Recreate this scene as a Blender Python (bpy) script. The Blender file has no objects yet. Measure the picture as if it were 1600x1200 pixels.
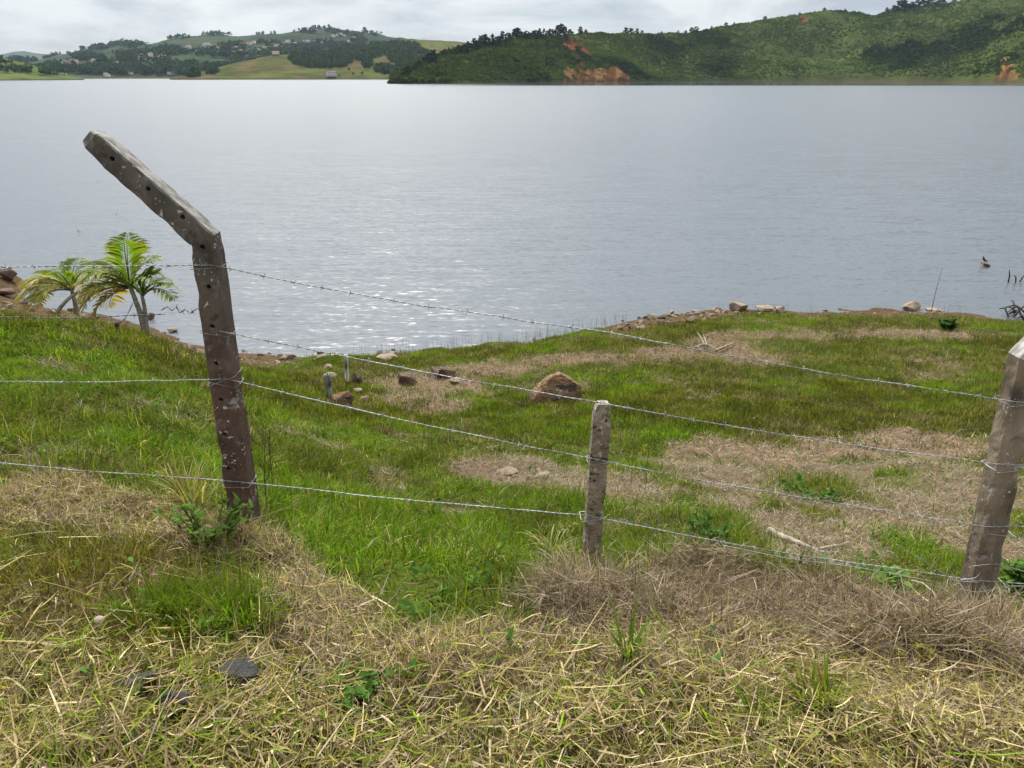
import bpy, bmesh, math, random
import numpy as np
from mathutils import Vector, Matrix, noise as mnoise

random.seed(7)
rng = np.random.default_rng(11)
R = math.radians
scene = bpy.context.scene
COL = scene.collection

# ------------------------------------------------------------------ camera
CAMZ = 5.0                       # metres above the lake
FPX = 1250.0                     # focal length in pixels of the 1600 px photograph
PITCH = math.atan(484 / FPX)
cam_d = bpy.data.cameras.new('camera')
cam_d.sensor_width = 36.0
cam_d.lens = 36.0 * FPX / 1600
cam_d.clip_start = 0.05
cam_d.clip_end = 30000
cam = bpy.data.objects.new('camera', cam_d)
cam.location = (0, 0, CAMZ)
cam.rotation_euler = (math.pi / 2 - PITCH, 0, 0)
COL.objects.link(cam)
scene.camera = cam

# ------------------------------------------------------------------ light
SUN_AZ, SUN_EL = R(-11), R(47)
SUN_STRENGTH, SUN_ANGLE = 5.0, R(13)
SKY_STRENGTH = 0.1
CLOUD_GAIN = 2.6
HAZE_DENSITY = 4.5e-5
scene.view_settings.view_transform = 'Standard'
scene.view_settings.look = 'None'
scene.view_settings.exposure = 0.8
scene.view_settings.gamma = 1.0
scene.view_settings.use_curve_mapping = False

world = bpy.data.worlds.new('World')
scene.world = world
world.use_nodes = True
nt = world.node_tree
for n in list(nt.nodes):
    nt.nodes.remove(n)
def wn(t, **kw):
    n = nt.nodes.new(t)
    for k, v in kw.items():
        setattr(n, k, v)
    return n
def wm(op, a, b=None, clamp=False):
    n = nt.nodes.new('ShaderNodeMath'); n.operation = op; n.use_clamp = clamp
    for i, v in enumerate((a, b)):
        if v is None: continue
        if isinstance(v, (int, float)): n.inputs[i].default_value = v
        else: nt.links.new(v, n.inputs[i])
    return n.outputs[0]
wout = wn('ShaderNodeOutputWorld'); wbg = wn('ShaderNodeBackground')
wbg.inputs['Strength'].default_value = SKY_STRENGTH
nt.links.new(wbg.outputs[0], wout.inputs[0])
sky = wn('ShaderNodeTexSky', sky_type='NISHITA', sun_disc=False, sun_elevation=SUN_EL, sun_rotation=SUN_AZ)
tc = wn('ShaderNodeTexCoord')
sep = wn('ShaderNodeSeparateXYZ'); nt.links.new(tc.outputs['Generated'], sep.inputs[0])
mp = wn('ShaderNodeMapping'); mp.inputs['Scale'].default_value = (1.0, 1.0, 3.2)
mp.inputs['Location'].default_value = (0.35, 0.1, 0.0)
nt.links.new(tc.outputs['Generated'], mp.inputs['Vector'])
n1 = wn('ShaderNodeTexNoise'); n1.inputs['Scale'].default_value = 4.2; n1.inputs['Detail'].default_value = 9
n1.inputs['Roughness'].default_value = 0.58; n1.inputs['Distortion'].default_value = 0.35
nt.links.new(mp.outputs[0], n1.inputs['Vector'])
ramp = wn('ShaderNodeValToRGB')
ramp.color_ramp.elements[0].position = 0.40; ramp.color_ramp.elements[0].color = (0.58, 0.64, 0.73, 1)
ramp.color_ramp.elements[1].position = 0.58; ramp.color_ramp.elements[1].color = (1.28, 1.28, 1.27, 1)
nt.links.new(n1.outputs['Fac'], ramp.inputs[0])
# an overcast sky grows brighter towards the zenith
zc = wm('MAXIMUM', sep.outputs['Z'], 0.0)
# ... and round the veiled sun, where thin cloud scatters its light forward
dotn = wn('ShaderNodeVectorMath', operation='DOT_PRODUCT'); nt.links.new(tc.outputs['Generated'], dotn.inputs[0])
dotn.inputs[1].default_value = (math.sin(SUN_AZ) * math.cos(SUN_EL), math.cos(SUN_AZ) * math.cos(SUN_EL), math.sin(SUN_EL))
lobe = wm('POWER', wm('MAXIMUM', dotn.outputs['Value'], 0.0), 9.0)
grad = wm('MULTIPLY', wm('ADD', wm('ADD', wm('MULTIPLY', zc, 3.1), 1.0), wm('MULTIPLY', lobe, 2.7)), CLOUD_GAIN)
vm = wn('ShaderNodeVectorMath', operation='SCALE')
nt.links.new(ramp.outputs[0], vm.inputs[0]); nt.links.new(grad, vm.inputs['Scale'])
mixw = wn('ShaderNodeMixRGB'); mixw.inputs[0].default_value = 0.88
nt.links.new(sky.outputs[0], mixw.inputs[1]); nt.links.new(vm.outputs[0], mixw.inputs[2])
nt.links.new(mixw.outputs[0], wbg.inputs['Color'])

sd = bpy.data.lights.new('sun', 'SUN')
sd.energy = SUN_STRENGTH; sd.angle = SUN_ANGLE; sd.color = (1.0, 0.95, 0.87)
sun = bpy.data.objects.new('sun', sd)
svec = Vector((math.sin(SUN_AZ) * math.cos(SUN_EL), math.cos(SUN_AZ) * math.cos(SUN_EL), math.sin(SUN_EL)))
sun.rotation_euler = svec.to_track_quat('Z', 'Y').to_euler()
sun.location = (0, 0, 60)
COL.objects.link(sun)

# ------------------------------------------------------------------ helpers
def hexc(r, g, b):
    return np.array([((c / 255) / 12.92 if c / 255 <= .04045 else ((c / 255 + .055) / 1.055) ** 2.4) for c in (r, g, b)])

def mesh_np(name, V, F, mat=None, col=None, smooth=False):
    V = np.asarray(V, np.float32); F = np.asarray(F, np.int32)
    me = bpy.data.meshes.new(name)
    me.vertices.add(len(V)); me.vertices.foreach_set('co', V.ravel())
    k = F.shape[1]
    me.loops.add(F.size); me.loops.foreach_set('vertex_index', F.ravel())
    me.polygons.add(len(F)); me.polygons.foreach_set('loop_start', np.arange(0, F.size, k, dtype=np.int32))
    if smooth: me.polygons.foreach_set('use_smooth', np.ones(len(F), bool))
    me.update(calc_edges=True)
    if col is not None:
        a = me.attributes.new('col', 'FLOAT_COLOR', 'POINT')
        c = np.ones((len(V), 4), np.float32); c[:, :3] = col
        a.data.foreach_set('color', c.ravel())
    if mat: me.materials.append(mat)
    return me

def link(name, me, parent=None, loc=None):
    o = bpy.data.objects.new(name, me); COL.objects.link(o)
    if parent: o.parent = parent
    if loc is not None: o.location = loc
    return o

def tag(o, label=None, cat=None, group=None, kind=None):
    if label: o['label'] = label
    if cat: o['category'] = cat
    if group: o['group'] = group
    if kind: o['kind'] = kind
    return o

def thing(name, label, cat, loc=(0, 0, 0), rz=0, group=None):
    o = bpy.data.objects.new(name, None); COL.objects.link(o)
    o.location = loc; o.rotation_euler = (0, 0, rz); o.empty_display_size = .1
    return tag(o, label, cat, group)

class MB:                                    # collects shapes for ONE mesh object (triangles)
    def __init__(s): s.V = []; s.F = []; s.C = []; s.n = 0
    def add(s, V, F, c=None):
        V = np.asarray(V, float); F = np.asarray(F, int)
        if F.shape[1] == 4: F = np.concatenate([F[:, [0, 1, 2]], F[:, [0, 2, 3]]])
        s.V.append(V); s.F.append(F + s.n); s.n += len(V)
        cc = np.ones((len(V), 3)) * (np.asarray(c) if c is not None else 0.5)
        s.C.append(cc)
    def mesh(s, name, mat, smooth=False, col=True):
        return mesh_np(name, np.concatenate(s.V), np.concatenate(s.F), mat, np.concatenate(s.C) if col else None, smooth)
    def build(s, name, mat, parent=None, loc=None, smooth=False):
        return link(name, s.mesh(name, mat, smooth), parent, loc)

def tube(pts, rad, sides=6, cap=True):
    pts = np.asarray(pts, float); n = len(pts)
    rad = np.ones(n) * rad
    T = np.gradient(pts, axis=0); T /= np.linalg.norm(T, axis=1)[:, None] + 1e-12
    ref = np.array([0, 0, 1.]) if abs(T[0, 2]) < .9 else np.array([1., 0, 0])
    N = np.zeros((n, 3)); v = np.cross(T[0], ref); N[0] = v / np.linalg.norm(v)
    for i in range(1, n):
        v = N[i - 1] - T[i] * np.dot(N[i - 1], T[i]); N[i] = v / (np.linalg.norm(v) + 1e-12)
    B = np.cross(T, N)
    a = np.linspace(0, 2 * np.pi, sides, endpoint=False)
    V = pts[:, None] + rad[:, None, None] * (np.cos(a)[None, :, None] * N[:, None] + np.sin(a)[None, :, None] * B[:, None])
    V = V.reshape(-1, 3); F = []
    i = np.arange(n - 1)[:, None] * sides; j = np.arange(sides)[None]; j2 = (j + 1) % sides
    F = np.stack([i + j, i + j2, i + sides + j2, i + sides + j], -1).reshape(-1, 4)
    F = np.concatenate([F[:, [0, 1, 2]], F[:, [0, 2, 3]]])
    if cap:
        c0 = len(V); V = np.concatenate([V, pts[[0, -1]]])
        jj = np.arange(sides); jn = (jj + 1) % sides
        F = np.concatenate([F, np.stack([np.full(sides, c0), jn, jj], -1),
                            np.stack([np.full(sides, c0 + 1), (n - 1) * sides + jj, (n - 1) * sides + jn], -1)])
    return V, F

def catmull(P, n):
    P = np.asarray(P, float); P = np.concatenate([[2 * P[0] - P[1]], P, [2 * P[-1] - P[-2]]])
    m = len(P) - 3; out = []
    for t in np.linspace(0, m, n):
        k = min(int(t), m - 1); u = t - k
        p0, p1, p2, p3 = P[k:k + 4]
        out.append(.5 * (2 * p1 + (p2 - p0) * u + (2 * p0 - 5 * p1 + 4 * p2 - p3) * u * u + (3 * p1 - p0 - 3 * p2 + p3) * u ** 3))
    return np.array(out)

# value noise ---------------------------------------------------------------
_perm = np.random.default_rng(3).random((256, 256))
def vnoise(x, y):
    xi = np.floor(x).astype(int); yi = np.floor(y).astype(int)
    fx = x - xi; fy = y - yi; fx = fx * fx * (3 - 2 * fx); fy = fy * fy * (3 - 2 * fy)
    g = lambda a, b: _perm[a & 255, b & 255]
    return (g(xi, yi) * (1 - fx) + g(xi + 1, yi) * fx) * (1 - fy) + (g(xi, yi + 1) * (1 - fx) + g(xi + 1, yi + 1) * fx) * fy
def fbm(x, y, s=1.0, oct=4, seed=0):
    v = 0; a = .5; t = 0
    for i in range(oct):
        v = v + a * vnoise(x * s + 17.3 * i + seed * 31.7, y * s - 9.1 * i + seed * 11.3); t += a; a *= .5; s *= 2.03
    return v / t                               # 0..1, mean .5
def sstep(a, b, x):
    t = np.clip((x - a) / (b - a), 0, 1); return t * t * (3 - 2 * t)

# survey: a bearing read off the photograph, and a distance --------------------
CP, SP = math.cos(PITCH), math.sin(PITCH)
def ray(px, py):
    r = (px - 800) / FPX; v = (600 - py) / FPX
    return np.array([r, CP + v * SP, -SP + v * CP])
def P(px, py, Y):
    d = ray(px, py); return np.array([0, 0, CAMZ]) + d * (Y / d[1])
def on_water(px, py):
    d = ray(px, py); t = -CAMZ / d[2]; return d * t + np.array([0, 0, CAMZ])

# ------------------------------------------------------------------ terrain of the near bank
ctrl = []
for x in (-22, -10, -3, 0, 3, 10, 22):
    for y, z in ((-12, 3.7), (-3, 3.45), (0.3, 3.40)):
        ctrl.append((x, y, z))
for px, py, Y in [
    (60, 1150, 1.3), (800, 1180, 1.27), (1550, 1180, 1.3),
    (385, 832, 2.67), (918, 893, 2.54), (1530, 950, 2.40), (40, 775, 2.72), (620, 862, 2.62), (1200, 930, 2.46),
    (0, 600, 5.2), (180, 600, 5.0), (300, 640, 4.8), (50, 499, 8.2), (150, 505, 8.4), (230, 548, 9.6), (0, 700, 3.7), (200, 700, 3.7),
    (865, 630, 10.2), (600, 640, 9.2), (750, 720, 6.0), (1000, 660, 8.6), (1200, 690, 7.6), (1450, 690, 7.6),
    (1450, 600, 10.6), (1300, 525, 14.3), (1500, 800, 4.8), (1100, 830, 4.1), (700, 830, 4.0), (500, 760, 4.6), (600, 720, 5.8),
    (800, 580, 12.0), (400, 640, 7.3), (450, 575, 12.2), (300, 562, 11.2), (1050, 540, 13.6), (1550, 545, 13.0), (1350, 870, 3.5), (900, 800, 4.4)]:
    ctrl.append(tuple(P(px, py, Y)))
shore = [(28, 470), (150, 492), (240, 512), (300, 537), (370, 550), (470, 555), (560, 552), (700, 545), (860, 526), (960, 506),
         (1050, 492), (1150, 485), (1300, 486), (1450, 486), (1560, 496), (1640, 505)]
for px, py in shore:
    q = on_water(px, py); ctrl.append((q[0], q[1], 0.0))
    d = np.array([q[0], q[1]]); d = d / np.linalg.norm(d)
    ctrl.append((q[0] + d[0] * 3.5, q[1] + d[1] * 3.5, -0.75))
    ctrl.append((q[0] + d[0] * 12, q[1] + d[1] * 12, -2.6))
for x, y, z in [(-12.5, 19.5, 0.15), (-13.5, 21.0, 0.02), (-14.5, 23.5, -0.3), (-16, 18, 1.0), (-22, 3, 3.7), (-22, 9, 2.7), (-22, 16, 1.4), (-22, 21, .35), (-22, 24, -.4),
                (22, 3, 3.0), (22, 9, 1.3), (22, 14, .5), (22, 17, -.05), (22, 20, -.6), (-22, 34, -3), (22, 34, -3), (0, 34, -3.2),
                (-7.6, 11.0, 1.75), (-9.5, 13.5, 1.0), (-9, 10, 2.2)]:
    ctrl.append((x, y, z))
ctrl = np.array(ctrl)
def _U(r2): return np.where(r2 > 1e-12, r2 * np.log(r2 + 1e-12), 0)
_A = ctrl[:, :2] / 10
_n = len(ctrl)
_K = _U(((_A[:, None] - _A[None]) ** 2).sum(-1)) + np.eye(_n) * 2e-3
_M = np.zeros((_n + 3, _n + 3)); _M[:_n, :_n] = _K; _M[:_n, _n] = 1; _M[:_n, _n + 1:] = _A; _M[_n, :_n] = 1; _M[_n + 1:, :_n] = _A.T
_w = np.linalg.solve(_M, np.concatenate([ctrl[:, 2], [0, 0, 0]]))
mounds = []                                 # (x, y, rx, ry, h): heaps of dead grass
def base_h(x, y):
    x = np.asarray(x, float); y = np.asarray(y, float); sh = np.broadcast(x, y).shape
    xf = np.clip(np.broadcast_to(x, sh).ravel(), -22, 22); yf = np.clip(np.broadcast_to(y, sh).ravel(), -12, 34)
    out = np.empty(len(xf))
    for a in range(0, len(xf), 60000):
        q = np.stack([xf[a:a + 60000], yf[a:a + 60000]], -1) / 10
        out[a:a + 60000] = _U(((q[:, None] - _A[None]) ** 2).sum(-1)) @ _w[:_n] + _w[_n] + q @ _w[_n + 1:]
    return out.reshape(sh)
def height(x, y):
    z = base_h(x, y)
    land = sstep(-.05, .5, z)
    near = sstep(22, 12, np.abs(y) + np.abs(x) * .3)
    z = z + land * ((fbm(x, y, .9, 3, 1) - .5) * .16 * (1 - .5 * near) + (fbm(x, y, 4.0, 3, 2) - .5) * .10)
    z = z + (1 - land) * (fbm(x, y, 1.6, 3, 5) - .5) * .12 * sstep(-.6, -.05, z)
    for mx, my, rx, ry, h in mounds:
        z = z + h * np.exp(-((x - mx) / rx) ** 2 - ((y - my) / ry) ** 2)
    return z
_ts = np.concatenate([np.linspace(1.0, 6, 260), np.linspace(6.02, 40, 700)])
def gp(px, py):                            # where that bearing meets the bank
    d = ray(px, py); q = np.array([0, 0, CAMZ]) + d[None] * _ts[:, None]
    hz = np.maximum(height(q[:, 0], q[:, 1]), 0)
    k = np.argmax(q[:, 2] < hz)
    if k == 0: k = len(_ts) - 1
    p = q[k]; p[2] = hz[k]; return p
for px, py, rx, ry, h in [(1140, 912, .36, .14, .16), (905, 935, .20, .10, .03), (1440, 1010, .26, .14, .09), (360, 855, .3, .16, .06), (1330, 960, .25, .15, .05)]:
    q = gp(px, py); mounds.append((q[0], q[1], rx, ry, h))

# zones of the bank: patches in world metres ----------------------------------
def patch(px, py, rx, ry):
    c = gp(px, py); a = gp(px - rx, py); b = gp(px + rx, py); u = gp(px, py - ry); l = gp(px, py + ry)
    return (c[0], c[1], max(abs(b[0] - a[0]) / 2, .05), max(abs(u[1] - l[1]) / 2, .05))
DRY = [patch(*a) for a in [
    (665, 605, 85, 28), (690, 640, 60, 16), (760, 572, 90, 12), (900, 562, 120, 12), (1040, 555, 90, 13), (1150, 545, 80, 22), (1230, 525, 120, 9), (1400, 523, 140, 9),
    (800, 738, 85, 24), (950, 755, 110, 30), (1060, 790, 100, 40), (1190, 712, 140, 28), (1180, 755, 130, 26), (1400, 790, 130, 36), (1100, 745, 80, 22), (1300, 705, 90, 22), (1420, 690, 130, 26), (1390, 730, 140, 30), (1500, 760, 120, 45),
    (1240, 850, 110, 28), (1180, 800, 110, 30), (1330, 800, 120, 34), (1560, 850, 90, 40), (1330, 860, 60, 24)]]
DRY_NOT = [patch(*a) for a in [(1275, 765, 55, 15), (1330, 722, 50, 6), (1400, 742, 40, 8), (1270, 806, 36, 10), (1215, 795, 40, 8), (1110, 835, 70, 40), (850, 790, 90, 18), (1260, 545, 80, 14)]]
HEAP = [patch(*a) for a in [(1120, 915, 125, 42), (1250, 958, 110, 34), (1450, 1000, 110, 40), (885, 940, 75, 22), (1570, 1030, 70, 40), (1010, 940, 80, 22), (1370, 1000, 80, 24)]]
STRAW = [patch(*a) for a in [(60, 760, 120, 32), (560, 940, 110, 75), (690, 1010, 110, 50), (860, 1000, 160, 34), (480, 900, 80, 40), (330, 845, 90, 30), (1050, 1010, 180, 40), (1300, 1040, 260, 50), (1500, 1090, 180, 90), (1000, 985, 100, 24), (270, 860, 60, 24)]]
LUSH = [patch(*a) for a in [(330, 940, 85, 70), (300, 990, 130, 30), (100, 890, 150, 40), (640, 950, 70, 40), (730, 930, 110, 40)]]
MOSS = [patch(*a) for a in [(110, 905, 170, 60), (60, 985, 130, 45), (240, 880, 90, 34), (200, 1010, 120, 30)]]
CURB = [patch(*a) for a in [(215, 1082, 40, 22), (270, 1100, 40, 25), (375, 1062, 60, 24), (475, 1050, 36, 16)]]
def mask(lst, x, y, seed, rough=.55):
    m = np.zeros(np.shape(x)); nz = (fbm(x, y, 2.2, 4, seed) - .5) * 2 * rough + (fbm(x, y, .8, 2, seed + 3) - .5) * .5
    for cx, cy, rx, ry in lst:
        m = np.maximum(m, 1.05 - np.sqrt(((x - cx) / rx) ** 2 + ((y - cy) / ry) ** 2) * .72)
    return sstep(-.04, .55, m + nz * .85 + (fbm(x, y, 7.0, 2, seed + 5) - .5) * .4 - .06)
FENCE = [P(-700, 800, 2.75)[:2], P(385, 832, 2.67)[:2], P(918, 893, 2.54)[:2], P(1530, 950, 2.40)[:2], np.array([6.0, 1.95])]
_fx = np.array([-22] + [f[0] for f in FENCE] + [22]); _fy = np.array([2.8] + [f[1] for f in FENCE] + [1.2])
def fence_y(x): return np.interp(x, _fx, _fy)
_px = [on_water(*s) for s in shore]
def zones(x, y):
    """(mown verge 0..1, dry, heap, straw, lush, mud) at world points"""
    z = base_h(x, y)
    cut = fence_y(x) + .02 + (fbm(x, y, 2.5, 3, 8) - .5) * .5 + np.where(x < -1.0, 0.18, -.12) - .80 * np.exp(-((x + .22) / .40) ** 2)
    verge = sstep(.06, -.06, y - cut)
    dry = mask(DRY, x, y, 4) * (1 - .9 * mask(DRY_NOT, x, y, 6, .4))
    heap = mask(HEAP, x, y, 9, .4)
    straw = mask(STRAW, x, y, 12) 
    lush = mask(LUSH, x, y, 15, .4)
    grassy = sstep(-3.6, -2.8, x) * sstep(2.3, 1.5, x)
    mud = sstep(.30, .10, z + grassy * .26 + (fbm(x, y, .8, 3, 21) - .5) * .40)
    mud = np.maximum(mud, sstep(.9, .6, z + (fbm(x, y, .8, 3, 22) - .5) * .4) * sstep(-3.3, -4.0, x))
    return verge, dry, heap, straw, lush, mud

# ------------------------------------------------------------------ materials
def new_mat(name):
    m = bpy.data.materials.new(name); m.use_nodes = True
    t = m.node_tree
    for n in list(t.nodes): t.nodes.remove(n)
    o = t.nodes.new('ShaderNodeOutputMaterial')
    return m, t, o
def pmat(name, ramp_cols, scale=8, rough=.9, bump=.3, bump_scale=40, detail=6, spots=None, attr=None, spec=.3, dist=.01, coord='Object', stretch=None, lichen=None, upper=None):
    """rough natural surface: noise ramp of colours, fine bump, optional spots ((colour, scale, threshold))"""
    m, t, o = new_mat(name); N = t.nodes.new; L = t.links.new
    b = N('ShaderNodeBsdfPrincipled'); L(b.outputs[0], o.inputs[0])
    b.inputs['Roughness'].default_value = rough; b.inputs['Specular IOR Level'].default_value = spec
    c = N('ShaderNodeTexCoord'); src = c.outputs[coord]
    if stretch:
        mpn = N('ShaderNodeMapping'); mpn.inputs['Scale'].default_value = stretch; L(src, mpn.inputs[0]); src = mpn.outputs[0]
    nz = N('ShaderNodeTexNoise'); nz.inputs['Scale'].default_value = scale; nz.inputs['Detail'].default_value = detail; nz.inputs['Roughness'].default_value = .62
    L(src, nz.inputs['Vector'])
    r = N('ShaderNodeValToRGB'); L(nz.outputs['Fac'], r.inputs[0])
    e = r.color_ramp.elements
    k = len(ramp_cols)
    for i, cc in enumerate(ramp_cols):
        pos = .3 + .4 * i / max(k - 1, 1)
        el = e[i] if i < 2 else e.new(pos)
        el.position = pos; el.color = (*cc, 1)
    col = r.outputs[0]
    if attr:
        at = N('ShaderNodeAttribute'); at.attribute_name = attr
        mx = N('ShaderNodeMixRGB'); mx.blend_type = 'MULTIPLY'; mx.inputs[0].default_value = 1
        L(at.outputs['Color'], mx.inputs[1]); L(col, mx.inputs[2]); col = mx.outputs[0]
    if upper:                                  # the top of the thing has weathered to another colour
        r2 = N('ShaderNodeValToRGB'); L(nz.outputs['Fac'], r2.inputs[0]); r2.color_ramp.elements[0].position = .33; r2.color_ramp.elements[1].position = .68
        r2.color_ramp.elements[0].color = (*upper[0], 1); r2.color_ramp.elements[1].color = (*upper[1], 1)
        sz_ = N('ShaderNodeSeparateXYZ'); L(c.outputs['Object'], sz_.inputs[0])
        mu = N('ShaderNodeMath'); mu.operation = 'MULTIPLY_ADD'; L(nz.outputs['Fac'], mu.inputs[0]); mu.inputs[1].default_value = .7; L(sz_.outputs[2], mu.inputs[2])
        mr = N('ShaderNodeMapRange'); mr.inputs[1].default_value = upper[2]; mr.inputs[2].default_value = upper[3]; L(mu.outputs[0], mr.inputs[0])
        mx = N('ShaderNodeMixRGB'); L(mr.outputs[0], mx.inputs[0]); L(col, mx.inputs[1]); L(r2.outputs[0], mx.inputs[2]); col = mx.outputs[0]
    for sp in (spots or []):
        sc, ss, th, wdt = sp
        n2 = N('ShaderNodeTexNoise'); n2.inputs['Scale'].default_value = ss; n2.inputs['Detail'].default_value = 4
        L(c.outputs[coord], n2.inputs['Vector'])
        n4 = N('ShaderNodeTexNoise'); n4.inputs['Scale'].default_value = max(ss * .16, .8); n4.inputs['Detail'].default_value = 2; L(c.outputs[coord], n4.inputs['Vector'])
        ma = N('ShaderNodeMath'); ma.operation = 'MULTIPLY_ADD'; L(n4.outputs['Fac'], ma.inputs[0]); ma.inputs[1].default_value = .5; ma.inputs[2].default_value = -.25
        mb_ = N('ShaderNodeMath'); mb_.operation = 'ADD'; L(ma.outputs[0], mb_.inputs[0]); L(n2.outputs['Fac'], mb_.inputs[1])
        mr = N('ShaderNodeMapRange'); mr.inputs[1].default_value = th; mr.inputs[2].default_value = th + wdt
        L(mb_.outputs[0], mr.inputs[0])
        mx = N('ShaderNodeMixRGB'); L(mr.outputs[0], mx.inputs[0]); L(col, mx.inputs[1]); mx.inputs[2].default_value = (*sc, 1)
        col = mx.outputs[0]
    if lichen:                                 # grey crust that grows on the upward faces
        ge = N('ShaderNodeNewGeometry'); sx = N('ShaderNodeSeparateXYZ'); L(ge.outputs['Normal'], sx.inputs[0])
        n2 = N('ShaderNodeTexNoise'); n2.inputs['Scale'].default_value = 22; n2.inputs['Detail'].default_value = 6; L(src, n2.inputs['Vector'])
        ad = N('ShaderNodeMath'); ad.operation = 'ADD'; L(sx.outputs[2], ad.inputs[0]); L(n2.outputs['Fac'], ad.inputs[1])
        mr = N('ShaderNodeMapRange'); mr.inputs[1].default_value = .62; mr.inputs[2].default_value = .95; L(ad.outputs[0], mr.inputs[0])
        lr = N('ShaderNodeValToRGB'); L(n2.outputs['Fac'], lr.inputs[0]); lr.color_ramp.elements[0].position = .4; lr.color_ramp.elements[1].position = .62
        lr.color_ramp.elements[0].color = (*lichen[0], 1); lr.color_ramp.elements[1].color = (*lichen[1], 1)
        mx = N('ShaderNodeMixRGB'); L(mr.outputs[0], mx.inputs[0]); L(col, mx.inputs[1]); L(lr.outputs[0], mx.inputs[2]); col = mx.outputs[0]
    L(col, b.inputs['Base Color'])
    n3 = N('ShaderNodeTexNoise'); n3.inputs['Scale'].default_value = bump_scale; n3.inputs['Detail'].default_value = 5
    L(src, n3.inputs['Vector'])
    bp = N('ShaderNodeBump'); bp.inputs['Strength'].default_value = bump; bp.inputs['Distance'].default_value = dist
    L(n3.outputs['Fac'], bp.inputs['Height']); L(bp.outputs[0], b.inputs['Normal'])
    m['nodes'] = 1
    return m
def leaf_mat(name, transl=.4, rough=.55, gain=1.0, gloss=.003):
    m, t, o = new_mat(name); N = t.nodes.new; L = t.links.new
    at = N('ShaderNodeAttribute'); at.attribute_name = 'col'
    d = N('ShaderNodeBsdfDiffuse'); tr = N('ShaderNodeBsdfTranslucent'); g = N('ShaderNodeBsdfGlossy')
    g.inputs['Roughness'].default_value = rough
    L(at.outputs['Color'], d.inputs[0])
    mxc = N('ShaderNodeMixRGB'); mxc.blend_type = 'MULTIPLY'; mxc.inputs[0].default_value = 1; mxc.inputs[2].default_value = (1.15, 1.2, .5, 1)
    L(at.outputs['Color'], mxc.inputs[1]); L(mxc.outputs[0], tr.inputs[0])
    a = N('ShaderNodeMixShader'); a.inputs[0].default_value = transl; L(d.outputs[0], a.inputs[1]); L(tr.outputs[0], a.inputs[2])
    b = N('ShaderNodeMixShader'); b.inputs[0].default_value = gloss; L(a.outputs[0], b.inputs[1]); L(g.outputs[0], b.inputs[2])
    L(b.outputs[0], o.inputs[0]); return m

M = {}
M['grass'] = leaf_mat('grass_blade', .42)
M['dry'] = leaf_mat('dry_blade', .2, .6)
M['leaf'] = leaf_mat('weed_leaf', .35)
M['palm'] = leaf_mat('palm_leaf', .45, .5, gloss=.02)
M['bush'] = leaf_mat('scrub_leaf', .25, gloss=.0)
M['soil'] = None
# soil: colour from the zone attribute, broken up by noise
M['soil'] = pmat('soil', [(.62, .6, .58), (1.0, 1.0, 1.0), (1.35, 1.3, 1.2)], scale=9, bump=.8, bump_scale=60, attr='col', dist=.02, rough=1.0, spec=0.0)
M['concrete_red'] = pmat('weathered_reddish_concrete', [(.048, .030, .022), (.094, .054, .039), (.135, .088, .066)], scale=7, stretch=(1.6, 1.6, .55), upper=((.060, .050, .042), (.135, .115, .095), .95, 1.45), bump=.7, bump_scale=90, dist=.006,
                         spots=[((.15, .125, .105), 5, .58, .14), ((.055, .042, .034), 14, .60, .06), ((.40, .38, .34), 40, .70, .03), ((.40, .38, .34), 95, .685, .02)], lichen=((.085, .08, .07), (.20, .195, .18)))
M['concrete_grey'] = pmat('porous_grey_concrete', [(.115, .088, .058), (.21, .168, .115), (.30, .25, .185)], scale=14, bump=1.0, bump_scale=70, dist=.012,
                          spots=[((.06, .047, .034), 45, .60, .05), ((.42, .38, .31), 28, .64, .05)], lichen=((.20, .18, .14), (.36, .33, .27)))
M['concrete_tan'] = pmat('stained_tan_concrete', [(.085, .062, .045), (.19, .15, .105), (.28, .225, .165)], scale=5, bump=.5, bump_scale=80, dist=.006, stretch=(1.6, 1.6, .6),
                         spots=[((.07, .055, .045), 7, .58, .08), ((.46, .44, .40), 60, .70, .03)], lichen=((.20, .19, .175), (.38, .37, .35)))
M['hole'] = pmat('dark_hole', [(.012, .01, .009), (.02, .018, .015)])
M['rock_ochre'] = pmat('ochre_rock', [(.055, .036, .026), (.20, .115, .055), (.33, .20, .10)], scale=2.2, bump=.9, bump_scale=9, dist=.05, spots=[((.045, .032, .026), 2.4, .53, .08), ((.30, .24, .17), 5, .64, .08)], detail=10)
M['rock_tan'] = pmat('tan_rock', [(.11, .08, .055), (.21, .16, .11), (.31, .25, .18)], scale=7, bump=.6, bump_scale=26, dist=.02)
M['rock_brown'] = pmat('brown_rock', [(.045, .03, .022), (.10, .062, .040), (.16, .11, .07)], scale=6, bump=.7, bump_scale=20, dist=.03)
M['rock_grey'] = pmat('dark_grey_stone', [(.022, .022, .024), (.045, .045, .048), (.085, .085, .085)], scale=18, bump=.8, bump_scale=60, dist=.012, spots=[((.15, .15, .145), 40, .62, .05)])
M['wood_grey'] = pmat('weathered_driftwood', [(.12, .095, .075), (.22, .185, .145), (.32, .28, .23)], scale=10, bump=.6, bump_scale=60, dist=.006)
M['wood_dark'] = pmat('dark_wet_wood', [(.025, .02, .016), (.06, .048, .038)], scale=12)
M['stake_white'] = pmat('pale_stake', [(.34, .31, .26), (.46, .43, .38)], scale=12)
M['stub_grey'] = pmat('grey_stub_post', [(.09, .083, .072), (.17, .155, .135), (.22, .2, .17)], scale=14, stretch=(3, 3, .5))
M['palm_trunk'] = pmat('ringed_palm_trunk', [(.13, .11, .085), (.24, .21, .17), (.32, .29, .24)], scale=9, stretch=(1, 1, 6))
M['bark'] = pmat('tree_bark', [(.05, .04, .032), (.11, .09, .07)], scale=6)
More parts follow.
